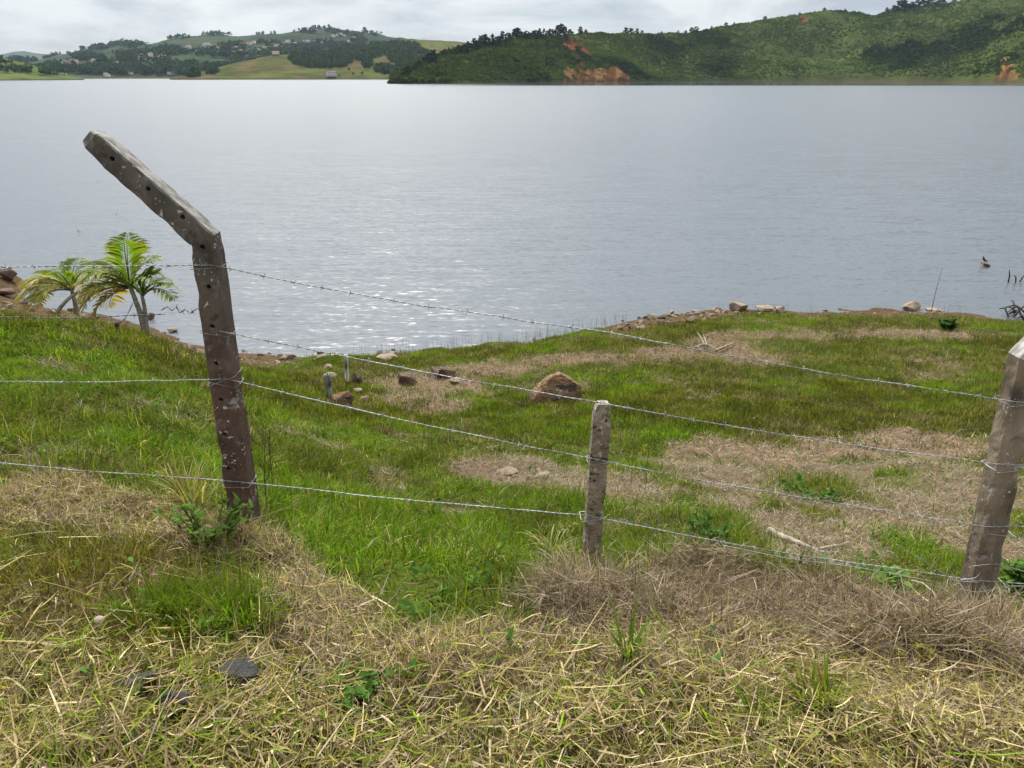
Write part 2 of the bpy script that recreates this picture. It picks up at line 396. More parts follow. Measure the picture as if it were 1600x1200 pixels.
M['wall'] = pmat('limewashed_wall', [(.46, .45, .43), (.60, .59, .57)], scale=.6)
M['wall_cream'] = pmat('cream_wall', [(.5, .45, .36), (.62, .57, .47)], scale=.6)
M['roof'] = pmat('clay_tile_roof', [(.16, .075, .05), (.27, .13, .085)], scale=1.2)
M['roof_dark'] = pmat('dark_roof', [(.06, .055, .055), (.12, .1, .095)], scale=1.2)
M['window'] = pmat('dark_window_glass', [(.02, .025, .03), (.035, .04, .045)], rough=.15, spec=.5)
M['feather'] = pmat('dark_feather', [(.015, .014, .014), (.035, .032, .03)])
# galvanised wire
m, t, o = new_mat('galvanised_wire'); b = t.nodes.new('ShaderNodeBsdfPrincipled'); t.links.new(b.outputs[0], o.inputs[0])
nz = t.nodes.new('ShaderNodeTexNoise'); nz.inputs['Scale'].default_value = 9
cr = t.nodes.new('ShaderNodeValToRGB'); cr.color_ramp.elements[0].color = (.13, .12, .11, 1); cr.color_ramp.elements[1].color = (.36, .365, .38, 1)
cr.color_ramp.elements[0].position = .35; cr.color_ramp.elements[1].position = .6
tcn = t.nodes.new('ShaderNodeTexCoord'); t.links.new(tcn.outputs['Object'], nz.inputs['Vector'])
t.links.new(nz.outputs['Fac'], cr.inputs[0]); t.links.new(cr.outputs[0], b.inputs['Base Color'])
b.inputs['Metallic'].default_value = .35; b.inputs['Roughness'].default_value = .55
M['wire'] = m
m2 = m.copy(); m2.name = 'dull_old_wire'
for n in m2.node_tree.nodes:
    if n.type == 'VALTORGB':
        n.color_ramp.elements[0].color = (.035, .03, .028, 1); n.color_ramp.elements[1].color = (.14, .13, .125, 1)
M['wire_old'] = m2

# ------------------------------------------------------------------ lake
def build_lake():
    m, t, o = new_mat('lake_water'); N = t.nodes.new; L = t.links.new
    b = N('ShaderNodeBsdfPrincipled'); L(b.outputs[0], o.inputs[0])
    b.inputs['Base Color'].default_value = (.065, .077, .09, 1); b.inputs['IOR'].default_value = 1.333
    b.inputs['Roughness'].default_value = .16; b.inputs['Specular IOR Level'].default_value = .5
    tc = N('ShaderNodeTexCoord')
    def mth(op, a, c):
        n = N('ShaderNodeMath'); n.operation = op
        for q, v in enumerate((a, c)):
            if isinstance(v, (int, float)): n.inputs[q].default_value = v
            else: L(v, n.inputs[q])
        return n.outputs[0]
    def slopes(sx, sy, rot, detail, dist):                      # ripple slopes across and along the view
        mp = N('ShaderNodeMapping'); mp.inputs['Scale'].default_value = (sx, sy, 1); mp.inputs['Rotation'].default_value = (0, 0, rot)
        L(tc.outputs['Object'], mp.inputs[0])
        nz = N('ShaderNodeTexNoise'); nz.inputs['Scale'].default_value = 1; nz.inputs['Detail'].default_value = detail
        nz.inputs['Distortion'].default_value = dist; nz.inputs['Roughness'].default_value = .5
        L(mp.outputs[0], nz.inputs['Vector']); sp = N('ShaderNodeSeparateColor'); L(nz.outputs['Color'], sp.inputs[0])
        return mth('SUBTRACT', sp.outputs[0], .5), mth('SUBTRACT', sp.outputs[1], .5)
    ax, ay = slopes(.55, 4.0, R(9), 2, .7)
    bx, by = slopes(.10, .33, R(-8), 2, .3)
    cx, cy = slopes(4.5, 13.0, R(20), 1, .4)
    SX = mth('ADD', mth('ADD', mth('MULTIPLY', ax, .20), mth('MULTIPLY', bx, .04)), mth('MULTIPLY', cx, .30))
    SY = mth('ADD', mth('ADD', mth('MULTIPLY', ay, .31), mth('MULTIPLY', by, .07)), mth('MULTIPLY', cy, .48))
    # calm water in the lee of the headland
    sp = N('ShaderNodeSeparateXYZ'); L(tc.outputs['Object'], sp.inputs[0])
    lee = N('ShaderNodeMapRange'); lee.inputs[1].default_value = 385; lee.inputs[2].default_value = 425; L(sp.outputs[1], lee.inputs[0])
    lex = N('ShaderNodeMapRange'); lex.inputs[1].default_value = -60; lex.inputs[2].default_value = 20; L(sp.outputs[0], lex.inputs[0])
    lw = mth('MULTIPLY', lee.outputs[0], lex.outputs[0])
    amp = mth('SUBTRACT', 1.0, mth('MULTIPLY', lw, .96)); L(mth('SUBTRACT', .25, mth('MULTIPLY', lw, .21)), b.inputs['Roughness'])
    cb = N('ShaderNodeCombineXYZ'); L(mth('MULTIPLY', SX, amp), cb.inputs[0]); L(mth('MULTIPLY', SY, amp), cb.inputs[1]); cb.inputs[2].default_value = 1.0
    nn = N('ShaderNodeVectorMath'); nn.operation = 'NORMALIZE'; L(cb.outputs[0], nn.inputs[0])
    L(nn.outputs[0], b.inputs['Normal'])
    V = [(-5000, 8, 0), (5000, 8, 0), (5000, 9000, 0), (-5000, 9000, 0)]
    ob = link('lake', mesh_np('lake', V, [[0, 1, 2, 3]], m)); tag(ob, 'wide grey lake with small wind ripples and a soft glitter', kind='structure')
build_lake()

# ------------------------------------------------------------------ near ground
def dense_axis(lo, hi, knots):
    out = [lo]; x = lo
    while x < hi:
        st = np.interp(x, [k[0] for k in knots], [k[1] for k in knots]); x += st; out.append(min(x, hi))
    return np.array(sorted(set(out)))
xs = dense_axis(-420, 420, [(-420, 60), (-40, 6), (-22, .8), (-10, .14), (-4, .05), (4, .05), (10, .14), (22, .8), (40, 6), (420, 60)])
ys = dense_axis(-300, 90, [(-300, 60), (-20, 5), (-4, .6), (.5, .05), (4, .05), (8, .09), (20, .16), (30, 1), (90, 10)])
GX, GY = np.meshgrid(xs, ys)
GZ = height(GX, GY)
verge, dry, heap, straw, lush, mud = zones(GX, GY)
c_field = np.array([.038, .056, .008]); c_soil = np.array([.052, .044, .018]); c_dry = np.array([.125, .088, .060]); c_mud = np.array([.070, .048, .030])
c_straw = np.array([.095, .070, .036]); c_moss = np.array([.052, .045, .014])
def lerp(a, b, m): return a * (1 - m[..., None]) + b * m[..., None]
gc = lerp(np.broadcast_to(c_field, GX.shape + (3,)), c_soil, fbm(GX, GY, 1.3, 4, 30) * .7)
gc = lerp(gc, c_dry, dry)
vcol = lerp(np.broadcast_to(c_moss, GX.shape + (3,)), c_straw, np.clip(straw + .45 * fbm(GX, GY, 3, 3, 31), 0, 1))
gc = lerp(gc, vcol, verge); gc = lerp(gc, np.array([.10, .075, .05]), heap); gc = lerp(gc, c_mud, mud)
ny, nx = GX.shape
idx = np.arange(ny * nx).reshape(ny, nx)
Fq = np.stack([idx[:-1, :-1], idx[:-1, 1:], idx[1:, 1:], idx[1:, :-1]], -1).reshape(-1, 4)
ground = link('ground', mesh_np('ground', np.stack([GX, GY, GZ], -1).reshape(-1, 3), Fq, M['soil'], gc.reshape(-1, 3), smooth=True))
tag(ground, 'grassy bank sloping from the verge down to the lake shore', kind='structure')

# ------------------------------------------------------------------ far hills
def px_dir(px):
    r = (px - 800) / FPX; v = 484 / FPX
    h = np.stack([r, np.full_like(r, CP + v * SP)], -1); return h / np.linalg.norm(h, axis=-1, keepdims=True)
def px_tan(px, py):
    r = (px - 800) / FPX; v = (600 - py) / FPX
    return (-SP + v * CP) / np.hypot(r, CP + v * SP)
class Hill:
    def __init__(s, name, sil, shore_pts, ridge, label, step=3.0, rows=46, rough=.16, gully=.02, back=1.7, prof=.85, seed=0):
        s.name = name; s.px = np.arange(sil[0][0], sil[-1][0] + .1, step)
        py = np.interp(s.px, [a for a, _ in sil], [b for _, b in sil])
        s.Ds = np.interp(s.px, [a for a, _ in shore_pts], [b for _, b in shore_pts])
        s.Dr = np.interp(s.px, [a for a, _ in ridge], [b for _, b in ridge])
        s.Hr = np.maximum(CAMZ + px_tan(s.px, py) * s.Dr, -1)
        s.v = np.concatenate([[-.03], np.linspace(0, 1, rows), np.linspace(1, back, 10)[1:]])
        Vv = s.v[:, None]; D = s.Ds + (s.Dr - s.Ds) * Vv
        f = np.where(Vv <= 1, np.clip(Vv, 0, 1) ** prof, 1 - .6 * ((Vv - 1) / (back - 1)) ** 1.5)
        h = px_dir(s.px)
        X = h[:, 0] * D; Y = h[:, 1] * D
        bell = np.clip(np.sin(np.clip(Vv, 0, 1) * np.pi), 0, 1) ** .8
        sc = 1 / (s.Dr.mean() * .10)
        rid = 1 - np.abs(fbm(X, Y * .35, sc * 1.6, 3, seed + 40) - .5) * 4
        nz = (fbm(X, Y, sc * 2.2, 4, seed + 41) - .5)
        Z = s.Hr * f + s.Hr * bell * (nz * rough * 2 + (rid - .5) * rough) 
        Z = Z + np.where(Vv < 0, -3, .9 * sstep(0, .02, np.broadcast_to(Vv, Z.shape)))
        Z += (fbm(X, Y, sc * 9, 3, seed + 42) - .5) * s.Hr.max() * gully * 2 * np.clip(Vv * 6, 0, 1)
        s.X, s.Y, s.Z = X, Y, Z; s.label = label
    def build(s, mat, col):
        ny, nx = s.X.shape; idx = np.arange(ny * nx).reshape(ny, nx)
        F = np.stack([idx[:-1, :-1], idx[:-1, 1:], idx[1:, 1:], idx[1:, :-1]], -1).reshape(-1, 4)
        s.ob = link(s.name, mesh_np(s.name, np.stack([s.X, s.Y, s.Z], -1).reshape(-1, 3), F, mat, col.reshape(-1, 3), smooth=True))
        tag(s.ob, s.label, kind='structure'); return s
    def at(s, px, v):
        px = np.asarray(px, float); v = np.asarray(v, float)
        a = np.clip((px - s.px[0]) / (s.px[1] - s.px[0]), 0, len(s.px) - 1.001); i = a.astype(int); fa = a - i
        b = np.interp(v, s.v, np.arange(len(s.v))); b = np.clip(b, 0, len(s.v) - 1.001); j = b.astype(int); fb = b - j
        out = []
        for A in (s.X, s.Y, s.Z):
            out.append((A[j, i] * (1 - fa) + A[j, i + 1] * fa) * (1 - fb) + (A[j + 1, i] * (1 - fa) + A[j + 1, i + 1] * fa) * fb)
        return np.stack(out, -1)
    def row_for(s, px, py):                     # v where the hillside appears at that height in view (first crossing)
        vs = np.linspace(0, 1, 160); p = s.at(np.full(160, float(px)), vs)
        el = (p[:, 2] - CAMZ) / np.hypot(p[:, 0], p[:, 1]); k = np.argmax(el >= px_tan(float(px), float(py)))
        return vs[k] if k else 1.0

M['hill'] = pmat('hill_ground', [(.6, .62, .6), (1, 1, 1), (1.35, 1.3, 1.2)], scale=.05, bump=.4, bump_scale=.4, dist=1.5, attr='col', rough=1.0, spec=0.0, detail=10)

def clumps(n_pts, Pb, size, hscale, m, cols, jitter=.25, seed=0, face=.55):
    """n bushes, each m leaf-clump triangles over an uneven dome -> V, F, C"""
    r = np.random.default_rng(seed); n = len(Pb)
    d = r.normal(size=(n, m, 3)); d[..., 2] = np.abs(d[..., 2]) * 1.0 - .15
    d /= np.linalg.norm(d, axis=-1, keepdims=True)
    rad = r.uniform(.55, 1.08, (n, m, 1))
    c = d * rad * size[:, None, None]; c[..., 2] *= hscale if np.isscalar(hscale) else hscale[:, None]
    c += Pb[:, None]
    fs = (size[:, None] * face * r.uniform(.6, 1.3, (n, m)))[..., None]
    # triangle spanned in a plane roughly facing outward
    a = np.cross(d, r.normal(size=d.shape)); a /= np.linalg.norm(a, axis=-1, keepdims=True) + 1e-9
    b = np.cross(d, a); tilt = r.normal(size=(n, m, 1)) * .5
    b = b + d * tilt
    V = np.stack([c + a * fs, c - a * fs * .6 + b * fs * .8, c - a * fs * .5 - b * fs * .8], 2).reshape(-1, 3)
    F = np.arange(len(V)).reshape(-1, 3)
    C = cols[:, None] * r.uniform(1 - jitter, 1 + jitter, (n, m, 1))
    C = np.repeat(C.reshape(-1, 3), 3, 0)
    return V, F, C

# --- headland on the right
sil_r = [(604, 133), (612, 129), (625, 120), (640, 110), (660, 100), (690, 90), (720, 80), (760, 71), (800, 63), (840, 59), (880, 56), (900, 54), (960, 54), (1050, 55), (1090, 50), (1140, 41),
         (1180, 33), (1220, 27), (1260, 21), (1290, 19), (1330, 25), (1352, 28), (1380, 20), (1420, 13), (1470, 6), (1520, -4), (1600, -22), (1700, -40), (1850, -45), (2100, -40)]
head = Hill('headland', sil_r, [(604, 490), (640, 470), (760, 480), (880, 560), (990, 640), (1100, 720), (1300, 740), (1450, 700), (1600, 620), (2100, 500)],
            [(604, 500), (640, 540), (700, 600), (900, 720), (1000, 800), (1100, 880), (1300, 1000), (1600, 1050), (2100, 950)],
            'green scrub covered headland with red earth scars across the lake', rows=60, rough=.13, seed=1)
# --- grassy peninsula
pen = Hill('peninsula', [(264, 126), (272, 122), (300, 116), (340, 107), (380, 98), (420, 89), (440, 86), (470, 88), (510, 84), (560, 76), (600, 68), (640, 62), (690, 64), (740, 68), (800, 80), (860, 100)],
           [(264, 900), (400, 880), (860, 860)], [(264, 930), (340, 1000), (450, 1060), (560, 1250), (640, 1400), (860, 1400)], 'low grassy peninsula with a rounded olive knoll', rough=.10, seed=2)
# --- left pasture
past = Hill('pasture_hill', [(-500, 40), (-250, 62), (-100, 78), (0, 89), (30, 97), (60, 106), (90, 115), (125, 123), (132, 126)],
            [(-500, 760), (0, 850), (132, 900)], [(-500, 1050), (0, 1050), (132, 930)], 'pale green pasture hill at the left end of the far shore', rough=.08, seed=3)
# --- village hill
town = Hill('village_hill', [(-300, 88), (0, 96), (70, 94), (100, 88), (130, 79), (170, 72), (210, 68), (240, 70), (260, 64), (300, 58), (330, 55), (380, 57), (430, 54), (470, 50), (500, 49), (520, 44), (545, 47), (580, 52), (612, 58), (660, 62), (760, 72), (900, 85)],
            [(-300, 1150), (900, 1150)], [(-300, 2300), (200, 2200), (520, 2300), (900, 2300)], 'long far hill with woods, pastures and scattered houses', rough=.12, gully=.03, seed=4, step=4, rows=40)
# --- remote mountains
mtn = Hill('mountains', [(-900, 70), (-300, 80), (0, 87), (25, 82), (40, 79), (55, 82), (75, 85), (100, 83), (130, 88), (170, 96), (300, 104), (700, 108), (1500, 100), (2300, 90)],
           [(-900, 3600), (2300, 3600)], [(-900, 5200), (2300, 5200)], 'blue remote mountains beneath the clouds', rough=.1, seed=5, step=16, rows=16)

def hill_cols(h, base_cols, sc, seed, bank=(.050, .044, .022), bank_v=.003):
    a, b, c = [np.array(q) for q in base_cols]
    n1 = fbm(h.X, h.Y, sc, 4, seed); n2 = fbm(h.X, h.Y, sc * 3.1, 3, seed + 1)
    col = lerp(np.broadcast_to(a, h.X.shape + (3,)), b, sstep(.40, .60, n1)); col = lerp(col, c, sstep(.55, .68, n2) * .8)
    v = np.broadcast_to(h.v[:, None], h.X.shape)
    return lerp(col, np.array(bank), (v < bank_v).astype(float))

# red earth scars on the headland
hc = hill_cols(head, [(.034, .045, .013), (.040, .054, .014), (.047, .064, .017)], .018, 60)
def elev_px(h):                                      # bearing of each vertex, for placing the landslips
    el = (h.Z - CAMZ) / np.hypot(h.X, h.Y); return 116 - el * 1250 / .87
HP = np.broadcast_to(head.px[None], head.X.shape); HV = elev_px(head)
front = np.broadcast_to(head.v[:, None], head.X.shape) <= 1.0
jn = (fbm(head.X, head.Y, .11, 4, 66) - .5)
jx = jn * 34; jy = (fbm(head.X, head.Y, .13, 4, 67) - .5) * 22
def poly_mask(poly, x, y):
    inside = np.zeros(x.shape, bool); n = len(poly)
    for i in range(n):
        x1, y1 = poly[i]; x2, y2 = poly[(i + 1) % n]
        cond = ((y1 > y) != (y2 > y)) & (x < (x2 - x1) * (y - y1) / (y2 - y1 + 1e-9) + x1); inside ^= cond
    return inside
red1 = poly_mask([(871, 63), (886, 61), (902, 64), (914, 73), (923, 84), (920, 95), (910, 96), (908, 108), (900, 108), (902, 92), (894, 83), (876, 77)], HP + jx * .25, HV + jy * .25) & front
red2 = poly_mask([(884, 100), (896, 106), (902, 114), (930, 106), (962, 106), (980, 118), (986, 128), (884, 129)], HP + jx * .45, HV + jy * .5) & front
red3 = poly_mask([(1562, 92), (1576, 94), (1582, 112), (1600, 124), (1560, 128)], HP + jx * .4, HV + jy * .4) & front
red4 = poly_mask([(672, 116), (684, 122), (692, 131), (668, 131)], HP + jx * .5, HV + jy * .4) & front
red5 = poly_mask([(1236, 32), (1252, 33), (1250, 40), (1238, 40)], HP + jx * .3, HV + jy * .3) & front
hc[red1 | red5] = hc[red1 | red5] * .25 + np.array([.105, .026, .017]) * .75
for msk in (red2, red3, red4):
    mixn = sstep(.40, .6, fbm(HP * .22, HV * .05, 1.0, 4, 68))[..., None]
    hc = np.where(msk[..., None], hc * .2 + .8 * (np.array([.080, .024, .012]) * (1 - mixn) + np.array([.155, .082, .036]) * mixn), hc)
bare = (red1 | red2 | red3 | red4 | red5) & (fbm(head.X, head.Y, .16, 3, 69) < .60)
head.build(M['hill'], hc)
pcol = hill_cols(pen, [(.054, .058, .020), (.068, .078, .024), (.078, .060, .030)], .012, 70)
pen.build(M['hill'], pcol)
past.build(M['hill'], hill_cols(past, [(.060, .082, .026), (.078, .10, .03), (.045, .065, .024)], .008, 75))
tcol = hill_cols(town, [(.024, .036, .020), (.036, .052, .026), (.042, .044, .027)], .004, 80)
town.build(M['hill'], tcol)
mtn.build(M['hill'], hill_cols(mtn, [(.04, .055, .03), (.05, .065, .034), (.05, .06, .03)], .002, 85))

# --- scrub and woods on the hills (masses nobody could count)
def scatter(h, n, px0, px1, v0, v1, seed):
    r = np.random.default_rng(seed); px = r.uniform(px0, px1, n); v = r.uniform(v0, v1, n)
    return px, v, h.at(px, v), r
px, v, p, r = scatter(head, 46000, 612, 1800, .015, 1.03, 5)
ii = np.clip(((px - head.px[0]) / 3).astype(int), 0, len(head.px) - 1); jj = np.clip(np.interp(v, head.v, np.arange(len(head.v))).round().astype(int), 0, len(head.v) - 1)
keep = ~bare[jj, ii]
dn = fbm(p[:, 0], p[:, 1], .022, 4, 90); pale = fbm(p[:, 0], p[:, 1], .013, 3, 91)
keep &= r.random(len(px)) < sstep(.25, .5, dn) * .8 + .25
px, v, p, dn, pale = px[keep], v[keep], p[keep], dn[keep], pale[keep]
cols = lerp(np.broadcast_to(np.array([.044, .062, .016]), p.shape), np.array([.060, .088, .018]), sstep(.45, .64, pale) * .9)
cols = lerp(cols, np.array([.022, .036, .012]), sstep(.54, .68, dn) * np.where(px < 850, .35, 1.0))
sz = r.uniform(.5, 1.15, len(p)) * (1 + 1.2 * sstep(.52, .68, dn))
Vb, Fb, Cb = clumps(len(p), p, sz, .95, 7, cols, .35, 6, .65)
ob = link('hillside_scrub', mesh_np('hillside_scrub', Vb, Fb, M['bush'], Cb)); tag(ob, 'dense green scrub covering the headland slopes', 'scrub', kind='stuff')

def woods(h, name, spots, label, n_per, size, col, seed, m=12):
    r = np.random.default_rng(seed); PP = []; SS = []
    for (x0, y0, rx, ry, k) in spots:
        for _ in range(int(k * n_per)):
            a = r.uniform(0, 6.28); q = math.sqrt(r.random())
            px = x0 + rx * q * math.cos(a); py = y0 + ry * q * math.sin(a)
            PP.append(h.at(np.array([px]), np.array([h.row_for(px, py)]))[0]); SS.append(size * r.uniform(.65, 1.25))
    PP = np.array(PP); SS = np.array(SS)
    cc = np.array(col) * r.uniform(.75, 1.3, (len(PP), 1))
    V, F, C = clumps(len(PP), PP + np.array([0, 0, 1]) * (SS * .6)[:, None], SS, 1.15, m, cc, .3, seed, .55)
    o = link(name, mesh_np(name, V, F, M['bush'], C)); tag(o, label, 'wood', kind='stuff'); return o
woods(pen, 'peninsula_wood', [(505, 96, 48, 12, 2.2), (560, 84, 45, 9, 1.6), (620, 75, 40, 9, 1.2), (640, 90, 34, 14, 1.4), (600, 110, 14, 6, .4), (620, 116, 10, 6, .4), (650, 105, 30, 10, .8), (575, 100, 8, 8, .25), (300, 117, 14, 4, .35), (330, 112, 12, 4, .2), (545, 88, 40, 8, 1.2), (470, 92, 16, 8, .5)],
      'dark wood covering the hollow of the grassy peninsula', 300, 2.5, (.026, .042, .016), 21, 10)
tw = []
rr = random.Random(5)
for k in range(90):
    tw.append((rr.uniform(-60, 640), rr.uniform(66, 118), rr.uniform(12, 34), rr.uniform(1.2, 3.2), .26))
tw += [(285, 60, 18, 2.5, .3), (345, 55, 22, 3.0, .45), (500, 50, 40, 3.5, .5), (560, 55, 40, 4, .5), (210, 71, 30, 3, .35), (150, 78, 25, 3, .3), (180, 112, 90, 5, 1.2), (300, 108, 60, 5, .8), (240, 116, 120, 3, 1.2), (60, 110, 60, 5, .5), (370, 88, 60, 4, .6), (440, 82, 50, 4, .5), (230, 98, 40, 4, .4)]
woods(town, 'far_wood', tw, 'dark woods and hedges spread over the far village hill', 110, 4.6, (.024, .040, .020), 22, 8)
woods(past, 'pasture_wood', [(20, 112, 40, 4, .5), (70, 116, 30, 3, .3), (-40, 104, 50, 6, .5), (5, 100, 20, 2, .1)], 'small dark trees on the pale pasture hill', 60, 3.2, (.025, .04, .016), 23, 9)

# --- separate trees on the headland ridge and the hill tops
def tree_mesh(seed, kind):
    r = np.random.default_rng(seed)
    tr = MB(); hgt = 1.0
    lean = r.uniform(-.05, .05, 2)
    pts = [(lean[0] * t * t, lean[1] * t * t, t * .86) for t in np.linspace(0, 1, 6)]
    V, F = tube(pts, np.linspace(.028, .008, 6), 5); tr.add(V, F)
    for k in range(5):
        t = r.uniform(.3, .75); a = r.uniform(0, 6.28); q = np.array([lean[0] * t * t, lean[1] * t * t, t * .86])
        V, F = tube([q, q + np.array([math.cos(a) * .1, math.sin(a) * .1, .08]), q + np.array([math.cos(a) * .18, math.sin(a) * .18, .13])], [.010, .007, .003], 4); tr.add(V, F)
    tm = tr.mesh('trunk', M['bark'])
    if kind == 'pine':
        zc = r.uniform(.22, 1.0, 46); rad = (1.05 - zc) * .30 + .03
        sz = r.uniform(.045, .085, 46)
    else:
        zc = r.uniform(.38, 1.0, 46); rad = np.sqrt(np.clip(1 - ((zc - .68) / .36) ** 2, .02, 1)) * r.uniform(.25, .36)
        sz = r.uniform(.06, .12, 46)
    a = r.uniform(0, 6.28, 46); q = np.sqrt(r.random(46))
    Pc = np.stack([np.cos(a) * rad * q + lean[0] * zc, np.sin(a) * rad * q + lean[1] * zc, zc], -1)
    cc = np.array([.021, .034, .013]) * r.uniform(.7, 1.35, (46, 1))
    V, F, C = clumps(46, Pc, sz, .9, 9, cc, .3, seed, .7)
    return tm, mesh_np('crown', V, F, M['bush'], C)
tree_lib = {k: [tree_mesh(100 + i + (50 if k == 'pine' else 0), k) for i in range(4)] for k in ('pine', 'broad')}
def tree(h, px, base_py, hgt_px, kind, name, label, group):
    v = 1.0 if base_py is None else h.row_for(px, base_py)
    p = h.at(np.array([px]), np.array([v]))[0]; d = math.hypot(p[0], p[1])
    t = thing(name, label, 'tree', p - np.array([0, 0, .4]), random.uniform(0, 6.28), group)
    hm = hgt_px * d / FPX * .93
    if base_py is None: hm *= 1.45; t.location.z -= .42 * hm          # low trees whose stems stand in the scrub of the ridge
    s = hm * random.uniform(.95, 1.1); t.scale = (s, s, hm)
    tm, cm = random.choice(tree_lib[kind])
    link('trunk', tm, t); link('crown', cm, t); return t
g1 = 'dark trees lined along the headland ridge'
xx = 664
while xx < 884:
    py = np.interp(xx, [a for a, _ in sil_r], [b for _, b in sil_r])
    hh = random.uniform(11, 19) if xx > 735 else random.uniform(9, 15)
    tree(head, xx, py + random.uniform(1.0, 9), hh, 'broad' if random.random() < .7 else 'pine', 'ridge_tree', 'dark tree in the close row along the left ridge of the headland', g1)
    xx += random.uniform(3.0, 5.2)
for xx, hh in [(628, 13), (634, 16), (640, 14), (648, 12), (655, 15), (622, 10), (678, 22)]:
    tree(head, xx, np.interp(xx, [a for a, _ in sil_r], [b for _, b in sil_r]) + 8, hh, 'broad', 'shore_tree', 'dark tree clustered at the low left tip of the headland', 'trees at the tip of the headland')
for xx, hh in [(890, 9), (905, 10), (914, 6), (975, 9), (983, 9), (992, 8), (1000, 6), (1030, 4), (1055, 5), (1066, 6), (1076, 8), (1083, 9)]:
    tree(head, xx, None, hh, 'broad', 'ridge_tree', 'small dark tree standing on the middle ridge of the headland', 'trees on the middle headland ridge')
for xx, hh in [(1106, 5), (1128, 6), (1140, 4), (1186, 6), (1238, 4), (1275, 5), (1372, 8), (1381, 10), (1390, 15), (1398, 13), (1407, 9), (1416, 12), (1424, 14), (1434, 10), (1446, 12), (1455, 8), (1470, 7), (1482, 6)]:
    tree(head, xx, None, hh, 'broad', 'ridge_tree', 'dark tree standing on the high right ridge against the sky', 'trees on the high right ridge')
for xx, hh in [(497, 8), (505, 7), (574, 9), (512, 5), (520, 5), (412, 4), (417, 5), (430, 4), (408, 4), (436, 5)]:
    tree(town, xx, None, hh, 'broad', 'far_tree', 'tiny tree standing on the skyline of the far village hill', 'skyline trees of the far hill')
for xx, py, hh in [(303, 118, 12), (572, 110, 11), (599, 116, 11), (607, 112, 9), (566, 118, 6), (546, 112, 6), (552, 118, 5), (530, 121, 4)]:
    tree(pen, xx, py, hh, 'broad', 'meadow_tree', 'single dark tree on the meadow of the peninsula', 'trees on the peninsula meadow')

# --- houses
def box(x0, x1, y0, y1, z0, z1):
    V = [(x, y, z) for z in (z0, z1) for y in (y0, y1) for x in (x0, x1)]
    F = [(0, 2, 3, 1), (4, 5, 7, 6), (0, 1, 5, 4), (2, 6, 7, 3), (0, 4, 6, 2), (1, 3, 7, 5)]
    return np.array(V, float), np.array(F)
def house_meshes(w, d, hgt, roof_h, wallm, roofm):
    Vw, Fw = box(-w / 2, w / 2, -d / 2, d / 2, -2.5, hgt)
    Vw = np.concatenate([Vw, [(-w / 2, 0, hgt + roof_h - .03), (w / 2, 0, hgt + roof_h - .03)]])
    tri = lambda q: np.concatenate([q[:, [0, 1, 2]], q[:, [0, 2, 3]]])
    b = MB(); b.add(Vw, np.concatenate([tri(np.delete(Fw, 1, 0)), [(4, 8, 6), (5, 7, 9), (4, 5, 9), (4, 9, 8), (6, 8, 9), (6, 9, 7)]])); wm_ = b.mesh('wall', wallm)
    e = .45; th = .22
    V = np.array([(-w / 2 - e, -d / 2 - e, hgt - .05), (w / 2 + e, -d / 2 - e, hgt - .05), (w / 2 + e, 0, hgt + roof_h), (-w / 2 - e, 0, hgt + roof_h), (-w / 2 - e, d / 2 + e, hgt - .05), (w / 2 + e, d / 2 + e, hgt - .05)])
    V = np.concatenate([V, V + np.array([0, 0, th])])
    F = np.array([(0, 1, 2, 3), (3, 2, 5, 4), (6, 9, 8, 7), (9, 10, 11, 8), (0, 6, 7, 1), (4, 5, 11, 10), (1, 7, 8, 2), (2, 8, 11, 5), (0, 3, 9, 6), (3, 4, 10, 9)])
    b = MB(); b.add(V, F)
    return wm_, b.mesh('roof', roofm)
hl = [house_meshes(w, d, h_, rh, a, c) for w, d, h_, rh, a, c in [(11, 8, 4.5, 2.2, M['wall'], M['roof']), (16, 9, 5.5, 2.0, M['wall'], M['roof_dark']), (9, 8, 6.5, 1.6, M['wall_cream'], M['roof']), (20, 9, 5, 2.4, M['wall'], M['roof'])]]
wmesh = MB(); wmesh.add(*box(-.6, .6, -.06, .06, -.7, .7)); wmesh = wmesh.mesh('window', M['window'])
def house(h, px, py, k, label, group, sc=1.0, rz=None, name='house'):
    p = h.at(np.array([px]), np.array([h.row_for(px, py)]))[0]
    t = thing(name, label, 'house', p + np.array([0, 0, 1.3]), math.atan2(-p[0], p[1]) + (random.uniform(-.6, .6) if rz is None else rz), group); t.scale = (sc,) * 3
    a, c = hl[k]; link('wall', a, t); link('roof', c, t); return t
hs = [(110, 101, 3), (119, 100, 3), (104, 102, 0), (151, 99, 0), (165, 120, 0), (204, 118, 0), (167, 122, 0), (98, 121, 1), (60, 122, 0), (255, 93, 1), (258, 94, 0), (268, 118, 1), (266, 119, 0),
      (205, 117, 0), (325, 73, 0), (330, 72, 1), (336, 77, 0), (342, 78, 0), (350, 79, 0), (362, 77, 0), (383, 73, 0), (390, 71, 0), (396, 72, 0), (402, 70, 2), (437, 74, 1), (432, 75, 0), (441, 76, 0), (447, 73, 0),
      (470, 77, 1), (477, 68, 0), (485, 67, 1), (493, 68, 0), (500, 66, 0), (508, 70, 0), (525, 59, 0), (535, 56, 1), (541, 58, 0), (531, 58, 2), (556, 63, 0), (420, 84, 0), (408, 82, 2), (380, 84, 0), (372, 79, 0),
      (313, 84, 0), (300, 78, 0), (280, 86, 0), (345, 86, 2), (455, 70, 2), (464, 72, 0), (515, 65, 2), (548, 68, 2), (225, 96, 0), (240, 90, 2), (190, 104, 0), (418, 79, 0)]
